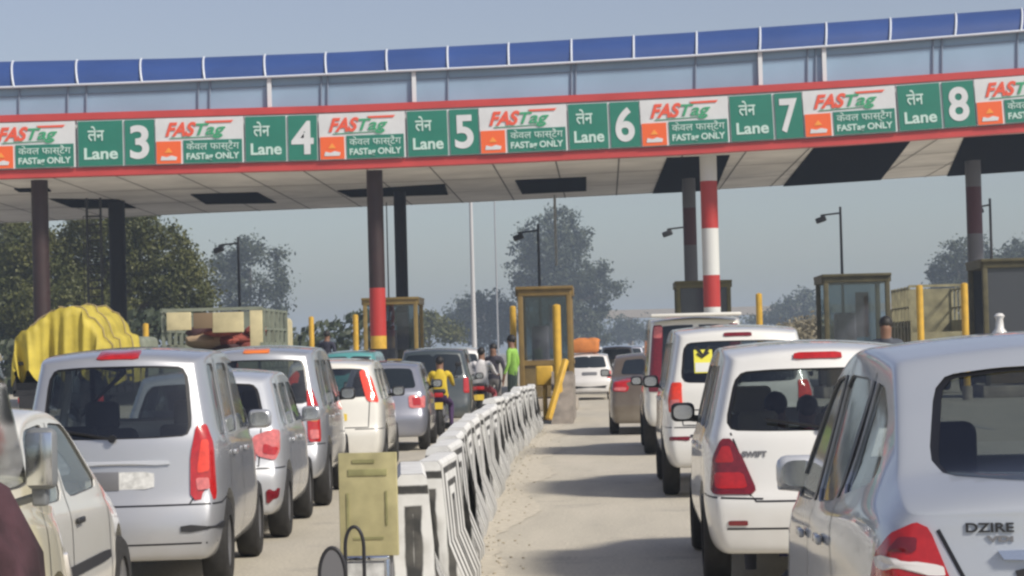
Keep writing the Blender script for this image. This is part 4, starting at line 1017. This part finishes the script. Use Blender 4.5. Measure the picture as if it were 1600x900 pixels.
for k in range(n_b):
    o = bpy.data.objects.new('concrete_barrier', BM); COL.objects.link(o)
    X = interp(btab, Y); dx = (interp(btab, Y + .8) - interp(btab, Y - .8)) / 1.6
    o.location = (X + random.uniform(-.03, .03), Y, 0); o.rotation_euler = (R(random.uniform(-.5, .5)), 0, -math.atan(dx) + R(random.uniform(-1.6, 1.6)) + (R(5) if k == 0 else 0))
    o.scale = (1, 1, random.uniform(.95, 1.05))
    tag(o, '%s striped concrete barrier from the near end of the row' % ords[k] if k < n_b - 1 else 'last striped concrete barrier of the row, next to the island nose', 'barrier', 'striped concrete barriers beside the open lane')
    Y += 1.66

# blown litter and grit along the foot of the barriers
m = MB(); rl = random.Random(3)
for k in range(260):
    Y_ = rl.uniform(13.5, 47); x_ = interp(btab, Y_) + .24 + abs(rl.gauss(0, .16)); q_ = rl.uniform(.006, .018)
    m.mi = 1 if rl.random() < .12 else 0
    m.box((x_, Y_, .004 + q_ * .25), (q_, q_ * rl.uniform(.6, 1.6), q_ * .5), rz=rl.uniform(0, 3))
o = m.build('litter', [mat('grit', (.30, .26, .19), .95, var=.4, scale=30), mat('litter_pale', (.55, .50, .40), .9)]); tag(o, 'grit and scraps of litter along the barrier foot', 'litter', kind='stuff')

# khaki board, framed panel and hoops before the barriers
X = Xat(576, 13.0, .7); kb = empty('notice_board', (X, 13.0, 0), R(-4)); tag(kb, 'weathered khaki notice board standing before the striped barriers', 'notice board')
km = mat('khaki_board', (.40, .36, .19), .8, var=.22, scale=7); ks = mat('khaki_smudge', (.27, .26, .12), .85, var=.2, scale=14)
m = MB(); m.box((0, 0, .70), (.315, .03, .55), bev=.004); m.build('board', km, kb)
m = MB(); m.box((0, -.018, .87), (.21, .006, .035), bev=.002); m.box((-.11, -.018, .66), (.012, .006, .2)); m.box((.10, -.018, .68), (.01, .006, .18)); m.box((-.02, -.018, .93), (.12, .006, .018)); m.box((0, -.018, .52), (.16, .006, .012)); m.build('faded_marks', ks, kb)
m = MB(); m.tube((-.11, .03, 0), (-.11, .03, .95), .012).tube((.11, .03, 0), (.11, .03, .95), .012); m.build('leg', STL, kb)
X = Xat(572, 10.5, .5); fp = empty('framed_panel', (X, 10.5, 0)); tag(fp, 'small white panel in a grey metal frame at the foot of the khaki board', 'panel')
m = MB(); m.box((0, 0, .46), (.17, .02, .28)); m.build('panel', PLW, fp)
m = MB()
for sx in (-1, 1): m.box((sx * .095, 0, .31), (.022, .03, .62), bev=.006)
m.box((0, 0, .62), (.21, .03, .022), bev=.006); m.box((0, 0, .3), (.21, .03, .02)); m.build('frame', CHR, fp)
def hoop(px0, px1, ytop, Y, r, label, fill=None):
    x0, x1 = Xat(px0, Y, .5), Xat(px1, Y, .5); zt = at((px0 + px1) / 2, ytop, Y).z; w = (x1 - x0) / 2; cx = (x0 + x1) / 2
    o = empty('wire_hoop', (cx, Y, 0)); tag(o, label, 'hoop')
    pts = [(-w, 0, 0), (-w, 0, zt - w * 2.2)] + [(-w * math.cos(a), 0, zt - w * 2.2 * (1 - math.sin(a))) for a in [math.pi * j / 14 for j in range(15)]] + [(w, 0, zt - w * 2.2), (w, 0, 0)]
    MB().pipe(pts, r, 10).build('hoop', DST, o)
    if fill:
        m = MB(); m.prism([(x * .93, z - .004) for x, _, z in pts[2:-2]] + [(w * .93, zt - .35), (-w * .93, zt - .35)], -.005, .005); m.build('infill', fill, o)
hoop(500, 541, 856, 10.2, .009, 'dark oval hoop with grey infill, left of the white framed panel', mat('hoop_grey', (.16, .16, .17), .5))
hoop(541, 570, 823, 10.35, .008, 'thin black wire hoop in front of the khaki board')

# ------------------------------------------------------------------ poles and lamps
def lamp(px, ytop, Y, arm, label, mt=DST, r=.06, head=.28):
    X = Xat(px, Y, 5); zt = at(px, ytop, Y).z; o = empty('floodlight_pole', (X, Y, 0)); tag(o, label, 'lamp post', 'floodlight poles beyond the canopy')
    m = MB(); m.tube((0, 0, 0), (0, 0, zt), r * 1.3, r * .8); m.build('pole', mt, o)
    m = MB(); m.tube((0, 0, zt - .25), (arm, 0, zt - .32), r * .6); m.build('arm', mt, o)
    m = MB(); m.box((arm * 1.05, 0, zt - .5), (head * 1.5, head, head * .8), bev=.05, rot=Matrix.Rotation(R(-18), 4, 'Y')); m.tube((arm, 0, zt - .3), (arm, 0, zt - .42), .05); m.build('lamp_head', BLK, o)
lamp(373, 370, 98, -.75, 'floodlight pole in front of the small left tree')
lamp(842, 350, 96, -.75, 'floodlight pole in front of the tall central tree')
lamp(1074, 345, 100, -.75, 'floodlight pole half behind the grey and maroon column')
lamp(1315, 323, 98, -.75, 'floodlight pole standing free against the sky right of centre')
lamp(1549, 310, 96, -.45, 'thin floodlight pole beside the rightmost column')
def mast(p0, p1, Y, r, label, col):
    a, b = at(*p0, Y), at(*p1, Y); m = MB(); m.tube((b.x, Y, 0), (b.x, Y, a.z), r * 1.4, r * .8, n=10); o = m.build('tall_pole', mat('pole_' + str(col), (col, col, col * 1.02), .5)); tag(o, label, 'pole')
mast((741, 290), (741, 530), 110, .09, 'tall pale pole left of the central tree', .50)
mast((776, 290), (776, 450), 380, .12, 'faint grey far pole between the pale pole and the central tree', .30)
mast((121, 330), (604, 330), 84, .025, 'thin dark cable pole beside the brown column', .05)

# ------------------------------------------------------------------ trees
def leafmat(name, c, c2):
    m = bpy.data.materials.new(name); m.use_nodes = True; n = m.node_tree.nodes; l = m.node_tree.links; p = n['Principled BSDF']; p.inputs['Roughness'].default_value = .6
    gi = n.new('ShaderNodeNewGeometry'); mx = n.new('ShaderNodeMix'); mx.data_type = 'RGBA'; mx.inputs[6].default_value = (*c, 1); mx.inputs[7].default_value = (*c2, 1)
    tc = n.new('ShaderNodeTexCoord'); nz = n.new('ShaderNodeTexNoise'); nz.inputs['Scale'].default_value = .55; l.new(tc.outputs['Object'], nz.inputs[0])
    ad = n.new('ShaderNodeMath'); ad.operation = 'MULTIPLY_ADD'; ad.inputs[1].default_value = .45; l.new(gi.outputs['Random Per Island'], ad.inputs[0])
    nm = n.new('ShaderNodeMapRange'); nm.inputs[1].default_value = .35; nm.inputs[2].default_value = .65; nm.inputs[4].default_value = .6; l.new(nz.outputs[0], nm.inputs[0]); l.new(nm.outputs[0], ad.inputs[2]); l.new(ad.outputs[0], mx.inputs[0]); l.new(mx.outputs[2], p.inputs['Base Color'])
    tr = n.new('ShaderNodeBsdfTranslucent'); l.new(mx.outputs[2], tr.inputs[0]); ms = n.new('ShaderNodeMixShader'); ms.inputs[0].default_value = .25
    l.new(p.outputs[0], ms.inputs[1]); l.new(tr.outputs[0], ms.inputs[2]); l.new(ms.outputs[0], n['Material Output'].inputs[0]); return m
LG = leafmat('leaf_green', (.048, .062, .014), (.125, .125, .028)); LD = leafmat('leaf_dark', (.030, .045, .022), (.065, .08, .04))
BARK = mat('bark', (.09, .065, .045), .9, var=.3, scale=3)
def tree(px, Y, lobes, n, leaf, lm, label, trunk=.25, name='broadleaf_tree', dens=1):
    """lobes in photo pixels (x, y, rx, ry) surveyed at distance Y, given real depth of their own"""
    rnd = random.Random(px * 7 + int(Y)); X = Xat(px, Y, 2); s = F / Y
    r = empty(name, (X, Y, 0)); tag(r, label, 'tree', 'trees beyond the toll plaza')
    L3 = []
    for (lx, ly, rx, ry) in lobes:
        p = at(lx, ly, Y); L3.append((p.x - X, rnd.uniform(-1, 1) * min(6, rx / s * .8), p.z, rx / s, ry / s))
    tot = sum(a[3] * a[4] for a in L3); b = bmesh.new()
    for (cx, cy, cz, rx, rz) in L3:
        cnt = int(n * 2.3 * rx * rz / tot); ncl = max(3, cnt // 26)
        cl = []
        for _ in range(ncl):
            while True:
                v = Vector((rnd.uniform(-1, 1), rnd.uniform(-1, 1), rnd.uniform(-1, 1)))
                if .25 < v.length < 1: break
            cl.append(Vector((cx + v.x * rx, cy + v.y * rx, cz + v.z * rz)))
        for c in cl:
            cr_ = rnd.uniform(.5, 1.1) * leaf * 3.6
            for _ in range(26):
                v = Vector((rnd.gauss(0, .5), rnd.gauss(0, .5), rnd.gauss(0, .38))) * cr_
                q = c + v; nrm = (v.normalized() * .6 + Vector((rnd.uniform(-1, 1), rnd.uniform(-1, 1), rnd.uniform(-.3, 1)))).normalized()
                t1 = nrm.orthogonal().normalized(); t1.rotate(Matrix.Rotation(rnd.uniform(0, 6.3), 3, nrm)); t2 = nrm.cross(t1); sz = leaf * rnd.uniform(.4, .95)
                try: b.faces.new([b.verts.new(q + t1 * (sz * i) + t2 * (sz * .55 * j)) for i, j in ((-1, 0), (0, -1), (1, 0), (0, 1))])
                except ValueError: pass
    me = bpy.data.meshes.new('c'); b.to_mesh(me); b.free(); link('crown', me, lm, r)
    m = MB(); zt = max(a[2] for a in L3); z1 = zt * .42
    m.tube((0, 0, 0), (.1, 0, z1), trunk, trunk * .7); m.tube((.1, 0, z1), (0, 0, zt * .85), trunk * .7, trunk * .2)
    for (cx, cy, cz, rx, rz) in L3: m.tube((.05, 0, min(z1, cz * .7)), (cx, cy, cz), trunk * .4, trunk * .08, n=7)
    m.build('trunk', BARK, r)
tree(165, 122, [(60, 430, 70, 70), (150, 400, 90, 70), (230, 410, 70, 70), (290, 450, 50, 55), (20, 470, 60, 60), (120, 480, 110, 50), (240, 490, 80, 45), (180, 350, 70, 35), (40, 380, 40, 35)], 26000, .15, LG, 'large green tree filling the left behind the ladder', .5)
tree(20, 128, [(-30, 430, 50, 80), (-20, 500, 60, 50), (20, 350, 30, 20)], 7500, .15, LG, 'green tree cut by the left edge behind the brown column', .4)
tree(392, 330, [(368, 400, 30, 26), (395, 392, 26, 22), (432, 395, 12, 20), (350, 440, 22, 36), (380, 460, 28, 40), (425, 440, 28, 30), (400, 500, 30, 30), (438, 470, 14, 20), (355, 500, 22, 34), (430, 510, 20, 22), (345, 410, 14, 14)], 4200, .36, LD, 'loose grey-green tree behind the slatted truck and floodlight', .3)
tree(868, 390, [(875, 345, 30, 22), (850, 365, 34, 22), (895, 378, 30, 26), (825, 385, 28, 22), (860, 400, 48, 30), (830, 425, 40, 28), (885, 425, 45, 32), (915, 440, 35, 28), (850, 455, 50, 30), (905, 480, 40, 34), (935, 420, 16, 12), (950, 455, 22, 12), (965, 448, 12, 10), (940, 490, 24, 14), (870, 500, 60, 36), (925, 520, 28, 22)], 9500, .42, LD, 'tall dark cone-shaped tree behind the narrow mustard booth', .4)
tree(765, 400, [(760, 475, 36, 24), (735, 490, 40, 26), (785, 500, 34, 30), (750, 520, 50, 24), (715, 510, 30, 20)], 3600, .42, LD, 'round dark tree left of the tall central tree', .3)
tree(670, 250, [(675, 500, 22, 14), (655, 515, 22, 16), (700, 520, 30, 14), (640, 530, 30, 12)], 1800, .28, LG, 'low green bush-like tree right of the ochre booth', .2, 'small_tree')
tree(1510, 330, [(1490, 400, 24, 22), (1530, 385, 22, 20), (1475, 430, 24, 28), (1510, 440, 44, 40), (1560, 410, 34, 26), (1595, 400, 24, 26), (1580, 450, 50, 40), (1500, 490, 55, 36), (1465, 470, 20, 24)], 6500, .36, LD, 'dark grey-green tree behind the khaki truck and rightmost column', .35)
tree(1240, 480, [(1260, 465, 16, 14), (1235, 478, 22, 12), (1275, 485, 24, 18), (1215, 492, 20, 14), (1250, 500, 50, 16), (1185, 505, 30, 10)], 2200, .5, LD, 'distant low tree between the lone yellow post and the wide booth', .3)
tree(1275, 130, [(1265, 512, 30, 12), (1240, 520, 26, 10), (1290, 520, 20, 12)], 1400, .18, leafmat('leaf_dry', (.22, .19, .12), (.34, .30, .20)), 'dry tan scrub heap left of the wide booth', .12, 'dry_shrub')
tree(985, 520, [(960, 520, 28, 16), (1000, 515, 30, 16), (1035, 520, 26, 14), (975, 505, 14, 10), (930, 530, 26, 12)], 1700, .5, LD, 'faint far trees at the end of the road right of the tall tree', .3)
tree(500, 520, [(480, 535, 40, 9), (540, 533, 40, 10), (600, 535, 40, 9)], 1200, .5, LD, 'faint far tree line left of the brown and red column', .3)
b = bmesh.new(); rnd = random.Random(5)
for _ in range(9000):
    X = rnd.uniform(-75, -10); q = Vector((X, 118 + rnd.uniform(-3, 3) - .15 * X * 0, rnd.uniform(0, 1) ** .8 * (3.4 + .6 * math.sin(X * .5)))); n_ = Vector((rnd.uniform(-1, 1), rnd.uniform(-1, 0), rnd.uniform(-.2, 1))).normalized(); t1 = n_.orthogonal().normalized(); t2 = n_.cross(t1); sz = rnd.uniform(.15, .32)
    b.faces.new([b.verts.new(q + t1 * (sz * i) + t2 * (sz * .6 * j)) for i, j in ((-1, 0), (0, -1), (1, 0), (0, 1))])
me = bpy.data.meshes.new('h'); b.to_mesh(me); b.free(); o = link('undergrowth', me, LD); tag(o, 'dark mass of undergrowth below the left trees', 'undergrowth', kind='stuff')
# far flyover
m = MB(); p = at(940, 488, 600); m.box((p.x + 20, 600, p.z - .6), (110, 8, 2.0)); 
for k in range(5): m.box((p.x - 6 + k * 13, 600, (p.z - 1) / 2), (1.4, 2, p.z - 1))
tag(m.build('flyover', CON), 'faint far flyover crossing the road beyond the plaza', 'flyover')

# ------------------------------------------------------------------ people and motorcycles
SKIN = mat('skin', (.20, .105, .065), .6); HAIR = mat('hair', (.012, .010, .009), .6)
def person(loc, rz, label, pose='stand', top=(.3, .3, .3), bottom=(.05, .05, .07), hgt=1.72, shawl=False, group=None):
    k = hgt / 1.72; V = []; E = []; Rr_ = []
    def v(x, y, z, r, par=None):
        V.append((x * k, y * k, z * k)); Rr_.append(r * k)
        if par is not None: E.append((par, len(V) - 1))
        return len(V) - 1
    sit = pose == 'sit'; dz = -.12 if sit else 0
    pel = v(0, 0, .95 + dz, .14); wa = v(0, .02 if sit else 0, 1.12 + dz, .125, pel); ch = v(0, .05 if sit else 0, 1.32 + dz, .15, wa); nk = v(0, .07 if sit else .01, 1.47 + dz, .06, ch)
    hd = v(0, .09 if sit else .02, 1.56 + dz, .085, nk); v(0, .09 if sit else .02, 1.66 + dz, .078, hd)
    for s in (-1, 1):
        sh = v(s * .18, .05 if sit else 0, 1.40 + dz, .065, ch)
        if sit: el = v(s * .24, .22, 1.2 + dz, .046, sh); wr = v(s * .25, .46, 1.15 + dz, .032, el); pm = v(s * .25, .53, 1.15 + dz, .03, wr); fd = Vector((0, .045, -.01))
        else: el = v(s * .25, -.02, 1.14, .046, sh); wr = v(s * .26, .08, .90, .032, el); pm = v(s * .26, .10, .82, .03, wr); fd = Vector((0, .01, -.045))
        for q in range(5):
            o_ = Vector((0, (q - 2) * .014, 0)) if not sit else Vector(((q - 2) * .016, 0, 0)); ln = (.75, 1, 1.1, 1, .8)[q]; P = Vector(V[pm]) / k + o_
            f1 = v(*(P + fd * .6 * ln), .009, pm); v(*(P + fd * 1.5 * ln + Vector((0, 0 if sit else .01, -.012 if sit else 0))), .007, f1)
        hp = v(s * .10, 0, .88 + dz, .09, pel)
        if sit: kn = v(s * .20, .42, .78 + dz, .065, hp); an = v(s * .20, .30, .38 + dz, .042, kn); ft = v(s * .21, .38, .33 + dz, .035, an); v(s * .21, .50, .32 + dz, .03, ft)
        else: kn = v(s * .11, .02, .48, .06, hp); an = v(s * .12, 0, .09, .04, kn); ft = v(s * .12, .08, .045, .038, an); v(s * .13, .18, .04, .03, ft)
    me = bpy.data.meshes.new('p'); me.from_pydata(V, E, []); o = bpy.data.objects.new('t', me); COL.objects.link(o)
    md = o.modifiers.new('s', 'SKIN')
    for i, sv in enumerate(me.skin_vertices[0].data): sv.radius = (Rr_[i], Rr_[i] * (.72 if i in (0, 1, 2) else 1)); sv.use_root = (i == 0)
    md.use_smooth_shade = True; o.modifiers.new('u', 'SUBSURF').levels = 1
    dg = bpy.context.evaluated_depsgraph_get(); dg.update(); out = bpy.data.meshes.new_from_object(o.evaluated_get(dg)); bpy.data.objects.remove(o)
    tm_ = mat('cloth_%.2f_%.2f_%.2f' % top, top, .85, var=.15, scale=9); bm_ = mat('cloth_%.2f_%.2f_%.2f' % bottom, bottom, .85)
    out.materials.clear()
    for p in out.polygons:
        c = p.center / k; z = c.z - dz; hand = (abs(c.x) > .2 and ((sit and c.y > .42 and z > 1.1) or (not sit and z < .92 and z > .7)))
        p.material_index = 2 if (z > 1.455 and abs(c.x) < .12) or hand else (0 if z > .93 else 1)
    # nose and brow on the face side
    for vv in out.vertices:
        c = vv.co / k; z = c.z - dz
        if abs(c.x) < .02 and 1.565 < z < 1.615 and c.y > .08: vv.co.y += .022
    bo = link('person', out, [tm_, bm_, SKIN]); bo.location = loc; bo.rotation_euler = (0, 0, rz); tag(bo, label, 'person', group)
    m = MB(); m.ball((0, (.075 if sit else .005) * k, (1.645 + dz) * k), (.088 * k, .10 * k, .095 * k), 3, .02)
    for vv in list(m.b.verts):
        if vv.co.z < (1.60 + dz) * k and vv.co.y > .04 * k: vv.co.z = (1.63 + dz) * k
    m.build('hair', HAIR, bo)
    if shawl:
        m = MB(); rings_ = []
        prof_ = [(1.50, .10), (1.46, .16), (1.40, .25), (1.28, .31), (1.05, .35), (.8, .36)]
        for z, r_ in prof_:
            rings_.append([m.b.verts.new((math.cos(a) * r_ * (1 + .06 * math.sin(a * 7 + z * 9)), math.sin(a) * r_ * .72 * (1 + .09 * math.sin(a * 9 + z * 5)) + .03, z + dz)) for a in [2 * math.pi * j / 40 for j in range(40)]])
        for a, b_ in zip(rings_, rings_[1:]):
            for j in range(40): m.b.faces.new((a[j], a[(j + 1) % 40], b_[(j + 1) % 40], b_[j]))
        m.build('shawl', mat('shawl_maroon', (.045, .020, .026), .95, var=.8, scale=9, bump=.5), bo)
    return bo
def motorcycle(loc, rz, label, body, mir=(-1, 1)):
    r = empty('motorcycle', loc, rz); tag(r, label, 'motorcycle')
    for y in (.3, 1.55):
        m = MB(); m.lathe([(-.05, .22), (-.05, .28), (0, .31), (.05, .28), (.05, .22), (-.05, .22)], (0, y, .31), n=24); w = m.build('wheel', RUB, r)
        m = MB(); m.lathe([(-.02, .22), (-.02, .19), (.02, .19), (.02, .22)], (0, y, .31), n=20)
        for k in range(6): a = k * math.pi / 3; m.tube((0, y, .31), (0, y + .2 * math.cos(a), .31 + .2 * math.sin(a)), .008, n=5)
        m.build('rim', RIM, w)
    m = MB(); m.box((0, .55, .80), (.24, .75, .09), bev=.035); m.build('seat', BLK, r)
    m = MB(); m.ball((0, 1.05, .82), (.14, .27, .14), 2); m.build('fuel_tank', body, r)
    m = MB(); m.box((0, .8, .5), (.2, .45, .35), bev=.06); m.tube((0, .3, .31), (0, .75, .35), .03).tube((.12, .1, .3), (.12, .9, .33), .04); m.build('engine', STL, r)
    m = MB(); m.tube((0, 1.55, .31), (0, 1.3, 1.0), .035).pipe([(-.34, 1.12, 1.05), (-.2, 1.28, 1.03), (.2, 1.28, 1.03), (.34, 1.12, 1.05)], .016); m.build('handlebar', STL, r)
    m = MB(); m.ball((0, 1.42, .92), (.09, .08, .1), 2); m.build('headlamp', LCLR, r)
    m = MB(); m.box((0, .12, .74), (.16, .05, .08), bev=.015); m.build('tail_lamp', RED, r)
    m = MB(); m.box((0, .02, .55), (.15, .01, .12)); m.build('number_plate', PLY, r)
    for s in mir:
        m = MB(); m.tube((s * .25, 1.2, 1.04), (s * .32, 1.15, 1.25), .008); m.box((s * .34, 1.14, 1.28), (.12, .03, .08), bev=.012); m.build('mirror', BLK, r)
X = Xat(688, 44, 1); motorcycle((X, 43.4, 0), R(2), 'dark motorcycle under the yellow-clad rider', BLK)
person((X, 43.9, -.02), R(2), 'rider in bright yellow top on a dark motorcycle', 'sit', (.58, .42, .03), (.06, .03, .09), 1.55)
X = Xat(752, 51, 1); motorcycle((X, 50.4, 0), 0, 'white motorcycle close to the far striped barriers', WHITE)
person((X, 50.9, -.02), R(-8), 'rider in white shirt on the white motorcycle', 'sit', (.66, .64, .64), (.35, .07, .08))
person((Xat(772, 53, 1), 53.0, 0), R(160), 'person in dark clothes standing beside the white motorcycle', 'stand', (.05, .045, .06), (.16, .15, .14), 1.66)
person((Xat(801, 50.5, 1), 50.5, .1), R(70), 'attendant in neon green vest behind the last barriers', 'stand', (.28, .52, .09), (.06, .08, .07), 1.72)
person((Xat(512, 62, 1), 62, .45), R(-20), 'small dark figure beside the far yellow post', 'stand', (.03, .03, .05), (.03, .03, .04), 1.68)
person((Xat(1385, 33, 1.5), 33, .0), R(165), 'man in dark grey facing the traffic behind the white hatchback roof', 'stand', (.07, .08, .10), (.08, .08, .1), 1.82)
person((Xat(1208, 16.3, 1.2), 16.05, -.27), 0, 'passenger with cream top seen through the white hatchback rear window', 'sit', (.55, .50, .38), (.1, .1, .12), 1.55)
person((Xat(1258, 17.2, 1.2), 17.0, -.27), 0, 'passenger with red top inside the white hatchback', 'sit', (.65, .08, .07), (.1, .1, .2), 1.5)
sp_ = (-1.33, 4.3, 0)
motorcycle((sp_[0], 3.75, 0), 0, 'motorcycle under the shawl-wrapped rider at the lower left corner', BLK, (-1,))
person((sp_[0], 4.25, .0), R(0), 'rider wrapped in a dark maroon shawl at the lower left corner', 'sit', (.10, .05, .05), (.06, .05, .05), 1.72, shawl=True)

# ------------------------------------------------------------------ haze
m = MB(); m.box((0, 835, 11.0), (1840, 1780, 26)); hz = m.mesh(sm=False)
hm = bpy.data.materials.new('haze'); hm.use_nodes = True; n = hm.node_tree.nodes; n.remove(n['Principled BSDF']); v = n.new('ShaderNodeVolumePrincipled')
v.inputs['Color'].default_value = (.66, .80, 1.0, 1); v.inputs['Density'].default_value = .0007; v.inputs['Anisotropy'].default_value = .2; hm.node_tree.links.new(v.outputs[0], n['Material Output'].inputs['Volume'])
o = link('haze', hz, hm); o['kind'] = 'stuff'; o['label'] = 'pale dusty haze over the whole plaza'; o['category'] = 'haze'
